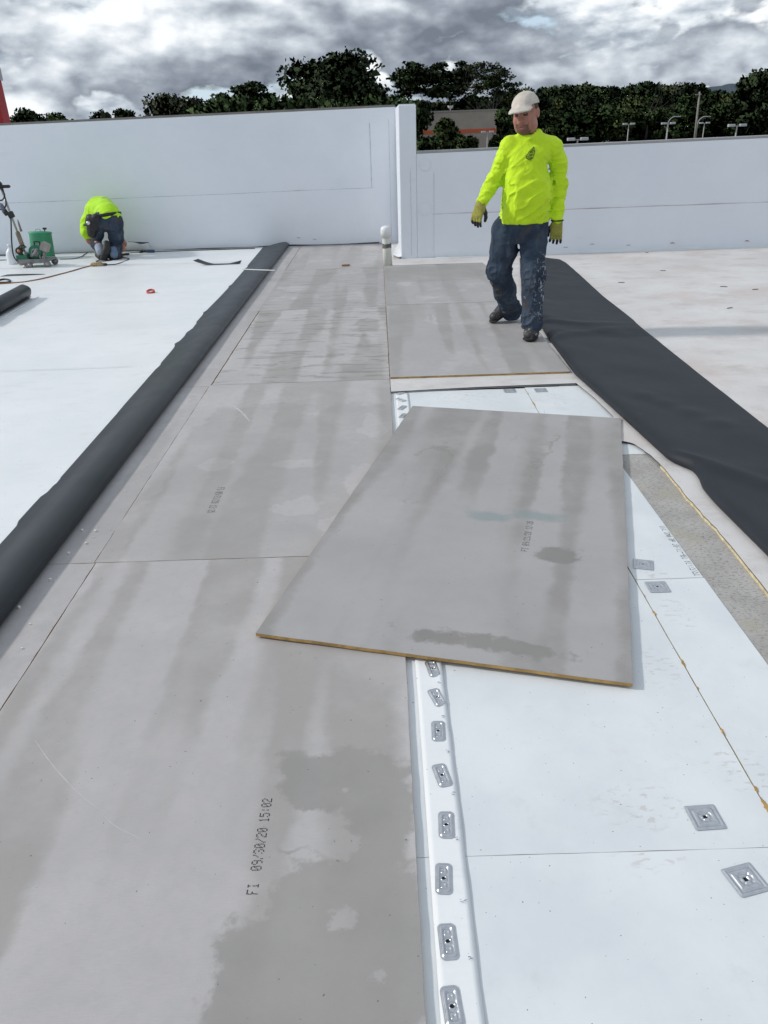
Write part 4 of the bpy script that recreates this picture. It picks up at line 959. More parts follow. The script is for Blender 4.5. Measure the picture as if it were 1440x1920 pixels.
# shirt
sh = Field((-.5, -.35, .70), (.42, .32, 1.56), .0062)
sh.loft([sec(416, 938, 1027, -.005, .150), sec(408, 937, 1028, -.005, .152), sec(395, 940, 1029, -.01, .155), sec(367, 944, 1033, -.015, .160), sec(340, 946, 1031, -.01, .155), sec(310, 946, 1026, 0, .142), sec(290, 947, 1034, .005, .13), sec(272, 955, 1038, .012, .105), sec(260, 968, 1030, .018, .08), sec(249, 976, 1012, .02, .062)], .03, 0, 2.4)
sh.caps(P(958, 271, .01), P(1034, 274, .01), .062, .066, .05)
sh.chain([P(954, 274), P(944, 300), el_r, wr_r], [.062, .058, .050, .040], .03)
sh.chain([P(1037, 279), P(1046, 305, .01), el_l, wr_l], [.064, .060, .053, .043], .03)
sh.caps(P(976, 252, -.03), P(1009, 248, -.0), .014, .014, .03); sh.caps(P(976, 252, -.03), P(994, 258, -.075), .014, .014, .02); sh.caps(P(1009, 248, 0), P(996, 259, -.075), .013, .013, .02)
sh.caps(P(993, 236, .03), P(992, 262, -.01), .058, .052, .006, None, 's')
wA = stretch_noise((1, 0, .55), 7, 21, 3); wB = stretch_noise((1, .2, -.9), 6, 17, 8); wC = stretch_noise((1, 0, .1), 8, 34, 5); wD = stretch_noise((.2, 0, 1), 9, 30, 15)
def rdg(n): return (1-np.abs(n))**3-.35
def shirt_wr(x, y, z):
    arm = (np.abs(x-.015) > .175); belly = np.exp(-((z-1.02)/.16)**2); hem = np.exp(-((z-.885)/.05)**2)
    elb = np.exp(-((z-1.10)/.16)**2)
    r_arm = -(.008+.012*elb)*rdg(wC(x, y, z))+.004*wB(x, y, z)
    r_tor = -.014*rdg(wA(x, y, z))*(.25+belly)-.008*rdg(wB(x*1.0, y, z))*.7-hem*.008*rdg(wD(x, y, z))
    f = np.exp(-((z-1.27)/.10)**2)*np.exp(-((y+.1)/.12)**2)*~arm
    pit_ = np.exp(-((z-1.22)/.09)**2)*np.exp(-((np.abs(x)-.15)/.05)**2)
    return np.where(arm, r_arm, r_tor)-f*.008*rdg(np.sin((x*.75*np.sign(x+.02)+z*.9)*42))-pit_*.010*rdg(np.sin((x*np.sign(x)*1.0+z*.6)*50))
sh.wrinkle(shirt_wr)
sho = sh.build('shirt', MAT_HIVIS, man, 1)
bvh = BVHTree.FromPolygons([v.co for v in sho.data.vertices], [tuple(p.vertices) for p in sho.data.polygons])
camL = Vector((CX, 0, CH))-B
def onshirt(px, py):
    d = ray(px, py).normalized(); h = bvh.ray_cast(camL, d); return h[0]-d*.003 if h[0] else None
# drop shaped print on the chest
mb = MB(); zx = lambda a, b_: (930+a*.10417, 160+b_*.10417)
for ln, wd in (([(680, 1105), (640, 1150), (600, 1185), (570, 1240), (545, 1265), (545, 1310), (580, 1332), (640, 1328), (672, 1290), (700, 1190), (690, 1150), (680, 1105)], .0022),
               ([(672, 1140), (640, 1175), (612, 1200), (622, 1215), (670, 1160), (684, 1200)], .0016), ([(600, 1225), (660, 1200), (668, 1240), (640, 1270), (575, 1275)], .0020), ([(590, 1250), (625, 1235), (650, 1250), (600, 1262)], .0018), ([(552, 1285), (600, 1300), (655, 1295)], .0022), ([(560, 1315), (600, 1322), (650, 1310)], .0016), ([(600, 1352), (622, 1356), (640, 1352)], .0009)):
    pts = []
    for i in range(len(ln)-1):
        for k in range(5):
            u = k/5; q = onshirt(*zx(ln[i][0]+(ln[i+1][0]-ln[i][0])*u, ln[i][1]+(ln[i+1][1]-ln[i][1])*u)); pts += [q] if q else []
    q = onshirt(*zx(*ln[-1])); pts += [q] if q else []
    if len(pts) > 1: mb.tube(pts, wd, 4)
lg = mb.build('chest_print', M('dark_green_print', (.02, .05, .02), .7), sho); lg['kind'] = 'stuff'
# jeans
jn = Field((-.45, -.45, .0), (.30, .62, .96), .0062)
jn.loft([sec(400, 941, 1026, -.005, .135), sec(418, 934, 1027, .0, .14), sec(435, 930, 1026, .005, .14), sec(452, 934, 1024, .01, .12)], .03, 0, 2.4)
jn.chain([P(946, 430, .02), P(944, 470, .03), kn_r, P(947, 545, .24), P(959, 582, .40)], [.100, .097, .090, .080, .084], .04)
jn.chain([P(1000, 430, .0), P(1000, 470, -.04), kn_l, P(998, 560, -.16), P(998, 606, -.215)], [.100, .094, .084, .075, .078], .035)
wJ = stretch_noise((1, .2, .35), 8, 22, 21); wK = stretch_noise((.2, 0, 1), 5, 16, 22)
def jean_wr(x, y, z):
    kn = np.exp(-((z-.45)/.10)**2); cuff = np.exp(-((z-.13)/.11)**2); cr2 = np.exp(-((z-.74)/.07)**2)*np.exp(-(x/.12)**2)
    return -.013*rdg(wJ(x, y, z))*(.35+kn+1.1*cuff+cr2)+.007*wK(x, y, z)-.006*rdg(wK(x*1.7, y, z))
jn.wrinkle(jean_wr); jo = jn.build('jeans', MAT_JEANS, man, 0)
# shoes
def shoe(heel, toe, upv, rise, name='shoe'):
    heel, toe = np.array(heel), np.array(toe); d = (toe-heel)/np.linalg.norm(toe-heel); upv = np.array(upv, float); upv -= d*(upv@d); upv /= np.linalg.norm(upv); sd_ = np.cross(d, upv); L = np.linalg.norm(toe-heel)
    q = lambda a, s_, u: heel+d*a*L+sd_*s_+upv*u
    lo = np.minimum(heel, toe)-.16; hi = np.maximum(heel, toe)+.2
    f = Field(lo, hi, .0055); w0 = 1.18
    f.caps(q(.10, 0, .045), q(.55, .0, .048), .047, .050, .02); f.caps(q(.5, 0, .045), q(.86, .005, .036), .054, .048, .03, (upv, 1.25)); f.caps(q(.12, 0, .05), q(.14, 0, .13+rise), .044, .050, .03); f.caps(q(.45, 0, .07), q(.2, 0, .11), .036, .044, .03)
    n_ = stretch_noise(sd_, 14, 30, 7); f.wrinkle(lambda x, y, z: .002*n_(x, y, z))
    o = f.build(name, MAT_BOOT, man, 1)
    g = Field(lo, hi, .0055); g.caps(q(.09, 0, .014), q(.50, 0, .014), .052, .050, .02, (upv, 3.4)); g.caps(q(.5, 0, .014), q(.88, .006, .014), .053, .055, .02, (upv, 3.4)); g.build('sole', MAT_SOLE, o, 1)
    return o
shoe(P(998, 612, -.20)*np.array((1, 1, 0))+np.array((0, 0, .004)), np.array(G(994, 640, .0132)-B)*np.array((1, 1, 0))+np.array((0, 0, .004)), (0, 0, 1), .0)
tr_ = np.array(G(925, 606, .0132)-B); hr_ = tr_+np.array((.205, .10, .115))
shoe(hr_, tr_+np.array((0, 0, .006)), (-.4, -.2, 1), .0)
# gloves: palm, four fingers, thumb
def glove(wr, down, across, palm, curl, spread, thumb_side, label):
    wr = np.array(wr, float); D_ = np.array(down, float); D_ /= np.linalg.norm(D_); A_ = np.array(across, float); A_ -= D_*(A_@D_); A_ /= np.linalg.norm(A_); N_ = np.array(palm, float); N_ -= D_*(N_@D_)+A_*(N_@A_); N_ /= np.linalg.norm(N_)
    f = Field(wr-.22, wr+.22, .0042); q = lambda d, a, n: wr+D_*d+A_*a+N_*n
    f.caps(q(-.012, 0, 0), q(.02, 0, 0), .033, .033, .02); f.caps(q(.02, -.016, 0), q(.085, -.026, 0), .026, .021, .02, (N_, 1.35)); f.caps(q(.02, .016, 0), q(.085, .026, 0), .026, .021, .02, (N_, 1.35)); f.caps(q(.03, 0, 0), q(.09, 0, 0), .028, .024, .02, (N_, 1.35))
    tips = []
    for i, (a, ln) in enumerate(((-.034, .066), (-.0115, .078), (.0115, .082), (.034, .072))):
        cu = curl*(1.15-.1*i); p = q(.092, a, 0); ang = cu*.35; pts = [p]
        for seg in (.42, .32, .26):
            sp_ = spread*a/.034
            p = p+ln*seg*(D_*math.cos(ang)*math.cos(sp_)+A_*math.sin(sp_)+N_*math.sin(ang)); pts.append(p); ang += cu*.75
        f.chain(pts, [.0115, .0108, .0100, .0092], .004)
    s_ = thumb_side; tp = [q(.030, s_*.030, .008), q(.058, s_*.050, .022), q(.085, s_*.056, .036), q(.108, s_*.052, .046)]
    f.chain(tp, [.018, .0145, .0125, .011], .008)
    def pick(c):
        r_ = c-wr; n = r_ @ N_; d = r_ @ D_; return ((n > .004+.010*(d < .03)) | (d > .135)).astype(int)
    o = f.build('glove', [MAT_GLOVE, MAT_RUBBER], man, 1, pick); return o
glove(wr_l+np.array((0, 0, -.015)), (-.03, -.06, -1), (1, -.05, 0), (.05, 1, 0), .42, .10, -1, 'l')
glove(wr_r+np.array((-.01, -.01, -.01)), (-.34, -.22, -1), (.75, -.6, -.1), (.65, .75, -.25), .55, .06, 1, 'r')
mb = MB(); mb.tube([tuple(wr_l+np.array((.044*math.cos(a), .044*math.sin(a), -.012))) for a in np.linspace(0, 6.28, 20)], .006, 6); mb.build('wrist_band', MAT_RUBBER, man, True)

# ---------------- the kneeling man seen from behind
YK = 11.62; BK = Vector((-3.80, YK, .006))
kne = thing('person', 'man kneeling and bent forward at the tall parapet, neon shirt and blue jeans', 'person', BK)
def K(px, py, dy=0.0): v = V(px, py, YK+dy)-BK; return np.array((v.x, v.y, v.z))
KS = float((K(300, 430)-K(200, 430))[0])/100      # metres per picture pixel here
jf = Field((-.40, -.55, -.02), (.40, .40, .75), .0085)
pel = K(202, 412, -.02)
jf.ell(K(192, 416, -.01), (.12, .14, .13), .06); jf.ell(K(212, 416, -.01), (.125, .14, .13), .06); jf.ell(K(203, 405, .05), (.165, .13, .09), .06)
jf.chain([K(187, 420, 0), K(183, 440, .02), K(180, 460, .12)], [.105, .072, .066], .04)
jf.chain([K(180, 458, .12), K(186, 464, -.06)], [.066, .062], .03)
jf.chain([K(215, 420, 0), K(218, 445, .04), K(216, 468, .12)], [.115, .098, .085], .04)
jf.chain([K(217, 464, .10), K(215, 473, -.12)], [.08, .070], .03)
wk1 = stretch_noise((1, .3, .4), 7, 16, 31); jf.wrinkle(lambda x, y, z: -.012*rdg(wk1(x, y, z))); jf.build('jeans', MAT_JEANS2, kne, 1)
sf = Field((-.50, -.35, .05), (.40, .75, .95), .0085)
sf.caps(K(204, 402, .04), K(190, 392, .34), .15, .165, .06); sf.ell(K(189, 394, .36), (.20, .19, .15), .08); sf.ell(K(204, 406, .0), (.165, .12, .07), .05)
sf.chain([K(173, 396, .38), K(162, 418, .32), K(160, 436, .22)], [.085, .078, .066], .05); sf.chain([K(160, 436, .22), K(166, 445, .24)], [.064, .056], .03)
sf.chain([K(209, 396, .38), K(220, 427, .34), K(224, 446, .28)], [.085, .074, .058], .05)
wk2 = stretch_noise((1, .1, .5), 6, 15, 33); sf.wrinkle(lambda x, y, z: -.013*rdg(wk2(x, y, z))); sf.build('shirt', MAT_HIVIS2, kne, 1)
bf = Field((-.50, -.30, -.02), (.45, .95, .95), .009)                                             # skin: head tucked down in front, forearms, hands
bf.caps(K(202, 408, .05), K(190, 396, .34), .10, .10, .05); bf.ell(K(188, 418, .56), (.08, .09, .11), .03); bf.caps(K(189, 404, .42), K(188, 414, .54), .055, .05, .03)
bf.chain([K(175, 398, .36), K(160, 436, .22), K(168, 451, .24), K(178, 463, .22)], [.05, .048, .042, .030], .03); bf.chain([K(208, 398, .36), K(224, 444, .28), K(231, 457, .26), K(229, 465, .22)], [.05, .05, .045, .034], .03)
bf.ell(K(180, 466, .2), (.04, .05, .03), .02); bf.ell(K(230, 468, .2), (.045, .055, .035), .02)
for i in range(4): bf.caps(K(225+i*2.6, 469, .16), K(222+i*2.6, 472.5, .08), .011, .009, .006); bf.caps(K(178+i*2, 467, .16), K(181+i*2, 471, .10), .011, .009, .006)
bf.chain([K(190, 416), K(182, 450, .05), K(184, 462, -.06)], [.06, .045, .04], .03); bf.chain([K(215, 416), K(217, 458, .06), K(214, 472, -.12)], [.06, .05, .04], .03); bf.caps(K(196, 416), K(208, 416), .08, .08, .03)
bf.build('body', MAT_SKIN, kne, 1)
# tool belt and pouch
rows = []
for k in range(33):
    a = 2*math.pi*k/32; c_ = K(201, 404, .05); x, y = .188*math.cos(a), .19*math.sin(a); z = .022*math.cos(a)-.02*math.sin(a)
    rows.append([tuple(c_+np.array((x, y, z-.022))), tuple(c_+np.array((x*1.015, y*1.015, z+.022)))])
mb = MB(); mb.grid(rows); mb.build('tool_belt', MAT_BELT, kne, True, 0, .008)
pf_ = Field((-.55, -.40, .05), (.2, .4, .75), .0085)
pf_.caps(K(170, 413, -.10), K(172, 436, -.08), .085, .075, .03, ((.6, .8, 0), 1.4)); pf_.caps(K(181, 408, -.12), K(179, 426, -.12), .06, .05, .03); pf_.caps(K(163, 421, -.05), K(158, 421, -.02), .018, .014, .01)
pf_.wrinkle(lambda x, y, z: .008*vnoise(x*18, y*18, z*18, 3)); po = pf_.build('tool_pouch', MAT_BELT, kne, 1)
mb = MB(); mb.lathe([(0, -.01), (.024, -.01), (.024, .01), (0, .012)], 14, c=tuple(K(165.5, 418, -.20)), axis='y'); mb.build('tape_measure', M('pale_steel', (.6, .62, .64), .3, .1, 10, metal=.5), po, True)
# shoes: the left one on its toes showing the sole, the right one flat on its side; grey socks
for (pts, rs, fl) in ((((200, 457, -.16), (200, 470, -.20), (194, 484, -.17)), (.045, .052, .055), None), (((208, 480, -.12), (216, 482, -.14), (224, 479, -.06)), (.05, .055, .05), None)):
    f = Field((-.45, -.6, -.02), (.4, .3, .5), .008); f.chain([K(*q) for q in pts], list(rs), .03, ((.1, -.8, .2), .9)); n_ = vnoise; f.wrinkle(lambda x, y, z: .003*vnoise(x*40, y*40, z*40, 2)); f.build('shoe', MAT_RUBBER, kne, 1)
f = Field((-.45, -.6, -.02), (.4, .3, .5), .008); f.caps(K(186, 464, -.08), K(188, 472, -.16), .062, .055, .02); f.build('sock', M('grey_sock', (.30, .34, .42), .9, .15, 50), kne, 1)
f = Field((-.45, -.6, -.02), (.4, .3, .5), .008); f.caps(K(213, 471, -.13), K(214, 477, -.19), .066, .055, .02); f.build('sock', M('blue_grey_cuff', (.12, .17, .26), .9, .15, 50), kne, 1)
f = Field((-.45, -.6, -.02), (.4, .3, .5), .008); f.chain([K(184, 478, -.10), K(189, 482, -.16)], [.045, .045], .02); f.build('shoe', MAT_RUBBER, kne, 1)
# ------------------------------------------------------------------ welding machine, bin, jug
MAT_GREEN = M('green_enamel', (.012, .14, .075), .4, .15, 12); MAT_GREEN2 = M('green_plastic', (.03, .27, .13), .45, .12, 6, dirt=((.05, .22, .12), 9, .5, .5))
MAT_GREY = M('grey_cast_metal', (.22, .22, .215), .55, .2, 14, .2, 80, metal=.4); MAT_TUBE = M('brushed_tube', (.34, .32, .29), .35, .1, 10, metal=.8); MAT_BRONZE = M('bronze_sleeve', (.20, .165, .12), .45, .15, 12, metal=.4)
wo_ = G(66, 502, .006); wm = thing('welding_machine', 'green wheeled hot air welding machine with a tall slanted handle', 'machine', wo_)
YW = wo_.y
def Wd(px, py, dy=0.0): v = V(px, py, YW+dy)-wo_; return (v.x, v.y, v.z)
mb = MB(); mb.box(-.215, .215, -.02, .26, .078, .105); mb.box(-.215, .215, -.022, -.006, .06, .115); mb.build('chassis', MAT_GREY, wm, False, .006)
mb = MB(); mb.box(-.20, -.06, -.015, .2, .035, .077); mb.build('front_roller_block', MAT_GREY, wm, False, .01)
for (x, y) in ((.185, -.03), (.185, .24), (-.16, .24), (-.05, -.03)):
    wh = thing('x', 'x', 'x'); bpy.data.objects.remove(wh)
    r_ = .045 if x > 0 else .036
    mb = MB(); mb.lathe([(0, -.018), (r_*.9, -.018), (r_, -.012), (r_, .012), (r_*.9, .018), (0, .018)], 20, c=(x, y, r_), axis='y'); wh = mb.build('wheel', M('grey_rubber', (.16, .17, .19), .6), wm, True)
    mb = MB(); mb.lathe([(0, -.021), (r_*.45, -.021), (r_*.45, .021), (0, .021)], 14, c=(x, y, r_), axis='y'); mb.build('hub', MAT_TUBE, wh, True)
mb = MB(); mb.lathe([(0, -.015), (.020, -.015), (.020, .015), (0, .015)], 16, c=(-.11, -.05, .022), axis='y'); mb.build('guide_wheel', MAT_TUBE, wm, True)
mb = MB(); mb.lathe([(0, .0), (.07, .0), (.088, .012), (.092, .05), (.092, .18), (.08, .21), (0, .21)], 26, c=(.035, .01, .195), axis='y'); mb.build('motor_housing', MAT_GREEN, wm, True)
mb = MB(); mb.lathe([(.03, -.012), (.045, -.012), (.05, .0), (.05, .004)], 20, c=(.035, .01, .195), axis='y'); mb.build('motor_ring', MAT_GREY, wm, True)
mb = MB(); mb.tube([(-.01, -.02, .15), (.05, -.03, .19), (.09, -.025, .245)], [.018, .020, .016], 10); mb.build('air_duct', MAT_GREY, wm, True)
mb = MB(); mb.box(-.225, -.07, -.01, .18, .106, .165); mb.box(-.2, -.03, .02, .17, .165, .19); mb.build('drive_cover', MAT_GREEN, wm, False, .016)
mb = MB(); mb.lathe([(.022, -.018), (.045, -.018), (.048, 0), (.045, .02), (0, .02)], 18, c=(-.155, -.02, .225), axis='y'); mb.build('control_knob', MAT_RUBBER, wm, True)
mb = MB(); mb.lathe([(0, -.022), (.02, -.020), (.02, -.01)], 14, c=(-.155, -.02, .225), axis='y'); mb.build('knob_face', M('copper_face', (.35, .16, .10), .4), wm, True)
mb = MB(); mt = Matrix.Translation((.165, .06, .255)) @ Matrix.Rotation(R(28), 4, 'Y'); mb.box(-.05, .055, -.05, .05, -.055, .055, 0, mt); mb.build('blower_head', M('warm_grey_metal', (.30, .27, .25), .5, .15, 12, metal=.3), wm, False, .012)
mb = MB(); mb.tube([(.15, .05, .205), (.14, .03, .15), (.14, .0, .11)], [.03, .022, .03], 10); mb.build('nozzle', MAT_GREY, wm, True)
for k in range(3): mb = MB(); mb.tube([(.10+.03*k, -.01, .105), (.10+.03*k, -.01, .16-.012*k)], .008, 8); mb.build('clamp_bolt', MAT_TUBE, wm, True)
mb = MB(); mb.tube(catmull([(.045, .03, .275), (.043, .03, .315), (.055, .03, .328), (.10, .03, .328), (.115, .03, .315), (.115, .03, .28)], 4), .009, 8); mb.build('carry_handle', MAT_RUBBER, wm, True)
mb = MB(); mb.tube(catmull([Wd(35, 464, .0), Wd(38, 461, -.02), Wd(44, 460, -.02), Wd(49, 464, 0)], 5), .009, 8); mb.build('lever', MAT_RUBBER, wm, True)
base, top = Vector(Wd(52, 488, .02)), Vector(Wd(1, 350, .12)); dn = (top-base)
mb = MB(); mb.tube([base, base+dn*.12], .024, 10); mb.build('handle_foot', MAT_GREY, wm, True)
mb = MB(); mb.tube([base+dn*.16, base+dn*.19, base+dn*.38, base+dn*.40], [.022, .030, .030, .02], 12); mb.build('handle_sleeve', MAT_BRONZE, wm, True)
mb = MB(); mb.tube([base+dn*.10, base+dn*1.0], .014, 10); mb.build('handle_tube', MAT_TUBE, wm, True)
jt = base+dn*.625; mb = MB(); mb.box(-.035, .035, -.03, .03, -.04, .04, 0, Matrix.Translation(jt) @ Matrix.Rotation(R(-18), 4, 'Y')); mb.build('handle_clamp', MAT_RUBBER, wm, False, .01)
mb = MB(); mb.tube([top+Vector((-.17, 0, .0)), top+Vector((-.16, 0, .0)), top+Vector((.11, 0, .0)), top+Vector((.125, 0, 0))], [.012, .020, .020, .012], 10); mb.build('grip', MAT_RUBBER, wm, True)
mb = MB(); mb.lathe([(0, -.03), (.05, -.03), (.055, .0), (.05, .03), (0, .03)], 18, c=tuple(top+Vector((-.03, 0, .02))), axis='y'); mb.build('handle_head', MAT_RUBBER, wm, True)
for q in ([(.02, -.03, -.02), (.05, -.05, -.10), (.0, -.06, -.16), (-.10, -.05, -.14), (-.12, -.03, -.05)], [(.03, -.02, -.02), (.04, -.04, -.2), (-.02, -.05, -.27), (-.14, -.04, -.25)]):
    mb = MB(); mb.tube(catmull([top+Vector(p) for p in q], 8), .010, 8); mb.build('cable_loop', MAT_CORD_BK, wm, True)
mb = MB(); mb.tube(catmull([Wd(-8, 372, .1), Wd(0, 382, .1), Wd(14, 402, .08), Wd(20, 411, .05), Wd(21, 430, .02), Wd(22, 455, .0), Wd(25, 478, -.02), Wd(32, 489, -.02), Wd(40, 489, -.0)], 8), .009, 8); mb.build('power_cable', MAT_CORD_BK, wm, True)
mb = MB(); mb.tube([Wd(1, 382, .08), Wd(3, 386, .08), Wd(8, 395, .08)], [.018, .028, .030], 12); mb.build('cable_plug', M('blue_grey_plastic', (.13, .14, .20), .5), wm, True)
mb = MB(); mb.tube([Wd(8, 395, .08), Wd(14, 403, .08)], [.034, .030], 12); mb.build('cable_socket', MAT_RUBBER, wm, True)
bl_ = MB(); bl_.tube([Wd(33, 411, .06), Wd(35, 418, .05), Wd(40, 434, .04)], [.003, .012, .016], 8); bl_.build('lift_rod', MAT_BRONZE, wm, True)

gb = G(82, 484.5, .006); bn = thing('green_bin', 'bright green plastic bin standing behind the welding machine', 'bin', gb)
mb = MB(); mb.lathe([(0, .0), (.155, .0), (.160, .01), (.150, .33), (.153, .335), (.153, .352)], 30); mb.build('bin', MAT_GREEN2, bn, True)
mb = MB(); mb.lathe([(.157, .340), (.160, .352), (.150, .362), (.03, .372), (0, .373)], 30); mb.build('lid', MAT_GREEN2, bn, True)
mb = MB(); mb.tube(catmull([(-.06, 0, .37), (-.05, -.01, .392), (0, -.015, .398), (.02, -.01, .37)], 5), .004, 6); mb.build('wire_handle', MAT_TUBE, bn, True)
mb = MB(); mb.box(.05, .095, -.02, .02, .395, .42); mb.tube([(.07, 0, .37), (.07, 0, .4)], .008, 8); mb.build('latch_knob', MAT_RUBBER, bn, False, .004)
bn.rotation_euler = (R(-3), R(3), 0)
jg = thing('white_jug', 'white plastic jug standing left of the welding machine', 'jug', G(25, 495, .006))
mb = MB(); mb.lathe([(0, 0), (.062, 0), (.068, .012), (.068, .13), (.060, .165), (.035, .195), (.022, .215), (.020, .235), (.026, .237), (.026, .262), (0, .264)], 24); mb.build('bottle', M('milky_plastic', (.74, .76, .80), .35, .05, 6), jg, True)
mb = MB(); mb.tube(catmull([(.055, 0, .165), (.082, 0, .15), (.082, 0, .09), (.064, 0, .07)], 5), .010, 8); mb.build('jug_handle', M('milky_plastic_handle', (.74, .76, .80), .35), jg, True)

# ------------------------------------------------------------------ beyond the roof
GZ = -6.0
MAT_GRASS = M('grass_ground', (.05, .075, .025), .95, .35, .05)
mb = MB(); mb.add([(-4000, -50, GZ), (4000, -50, GZ), (4000, 7000, GZ), (-4000, 7000, GZ)], [(0, 1, 2, 3)]); struct(mb.build('ground', MAT_GRASS))
mb = MB(); mb.add([(-160, 30, GZ+.01), (260, 30, GZ+.01), (260, 318, GZ+.01), (-160, 318, GZ+.01)], [(0, 1, 2, 3)]); struct(mb.build('car_park', M('asphalt', (.055, .055, .058), .9, .2, .3)))
MAT_BUILD = M('roof_block_wall', (.45, .43, .40), .8, .1, .3)
mb = MB(); mb.box(-16, 9.6, 13.2, 60, GZ, -.31); mb.box(-16, 9.6, -6, 13.2, GZ, -.31); bd = mb.build('building_block', MAT_BUILD); struct(bd)
rows = []
for i in range(90):
    u = i/89; px = 1050+u*600; z = 1.5; r_ = []
    prof_ = 175-14*math.exp(-((px-1385)/70)**2)-5*math.sin(px*.02)+(10 if px < 1200 else 0)
    for k in range(4): p = V(px, prof_, 2600+k*250); r_.append((p.x, p.y, GZ+(p.z-GZ)*(1, .9, .5, 0)[k]+3*float(vnoise(i*.6, k*2, 0, 2))))
    p0 = V(px, prof_, 2500); rows.append([(p0.x, 2300, GZ)]+r_)
mb = MB(); mb.grid(rows); struct(mb.build('hill', M('distant_hill', (.035, .055, .075), 1, .3, .004), None, True))

def leaf_mat(name, dark, light, sc):
    m, t, b = new_mat(name); o = t.obj()
    c = t.mix(t.step(t.noise(o, sc, 4, .6), .35, .68), dark, light); c = t.mix(t.step(t.noise(o, sc*7, 2, .5), .5, .75, 0, .3), c, tuple(x*1.35 for x in light))
    t.put(b.inputs['Base Color'], c); b.inputs['Roughness'].default_value = .75; b.inputs['Specular IOR Level'].default_value = .15
    return m
LM = {'dark': leaf_mat('dark_leaves', (.022, .037, .016), (.044, .067, .028), .16), 'mid': leaf_mat('mid_leaves', (.032, .058, .019), (.070, .108, .038), .16),
      'olive': leaf_mat('olive_leaves', (.044, .066, .023), (.100, .130, .048), .2), 'grey': leaf_mat('grey_leaves', (.03, .04, .022), (.075, .09, .05), .2)}
MAT_BARK = M('bark', (.035, .030, .026), .95, .3, .8); MAT_PALEBARK = M('pale_bark', (.15, .145, .13), .95, .25, .8)
def leaf_mesh(name, centres, size, mat, rnd, flat=0.0, asp=1.6, nrm=None):
    n = len(centres); c = np.array(centres); a = rnd.normal(size=(n, 3)); a /= np.linalg.norm(a, axis=1)[:, None]
    b_ = rnd.normal(size=(n, 3)); a[:, 2] *= (1-flat); b_[:, 2] *= (1-flat); b_ -= a*(a*b_).sum(1)[:, None]/np.maximum((a*a).sum(1), 1e-6)[:, None]; b_ /= np.maximum(np.linalg.norm(b_, axis=1), 1e-6)[:, None]; a /= np.maximum(np.linalg.norm(a, axis=1), 1e-6)[:, None]
    s_ = (size*rnd.uniform(.55, 1.35, n))[:, None]; a *= s_*asp*.5; b_ *= s_*.5
    v = np.stack([c-a, c-b_*.9+a*.1, c+a, c+b_*.9+a*.1], 1).reshape(-1, 3)
    me = bpy.data.meshes.new(name); me.vertices.add(4*n); me.vertices.foreach_set('co', v.astype(np.float32).ravel())
    me.loops.add(4*n); me.loops.foreach_set('vertex_index', np.arange(4*n, dtype=np.int32)); me.polygons.add(n); me.polygons.foreach_set('loop_start', np.arange(0, 4*n, 4, dtype=np.int32))
    me.materials.append(mat); me.update()
    if nrm is not None:
        me.polygons.foreach_set('use_smooth', np.ones(n, bool)); nn = nrm/np.maximum(np.linalg.norm(nrm, axis=1), 1e-6)[:, None]
        me.normals_split_custom_set(np.repeat(nn, 4, 0).tolist())
    return me
def limb(mb, p, d, L, r_, depth, rnd, tips, spread=.55, upb=.15, segs=4, kids_=(2, 4)):
    pts = [p]; rs = [r_]
    for i in range(segs):
        d = d+rnd.normal(size=3)*.13; d[2] += upb*.3; d = d/np.linalg.norm(d); p = p+d*L/segs; pts.append(p); rs.append(r_*(1-.55*(i+1)/segs))
    mb.tube([tuple(q) for q in pts], rs, 5, 0, False)
    if depth == 0: tips.append(p); return
    for k in range(rnd.integers(*kids_)):
        nd = d+rnd.normal(size=3)*spread; nd[2] += upb; nd /= np.linalg.norm(nd); limb(mb, p, nd, L*rnd.uniform(.55, .8), r_*.45, depth-1, rnd, tips, spread, upb, segs, kids_)
    if depth >= 1: tips.append(pts[len(pts)//2])
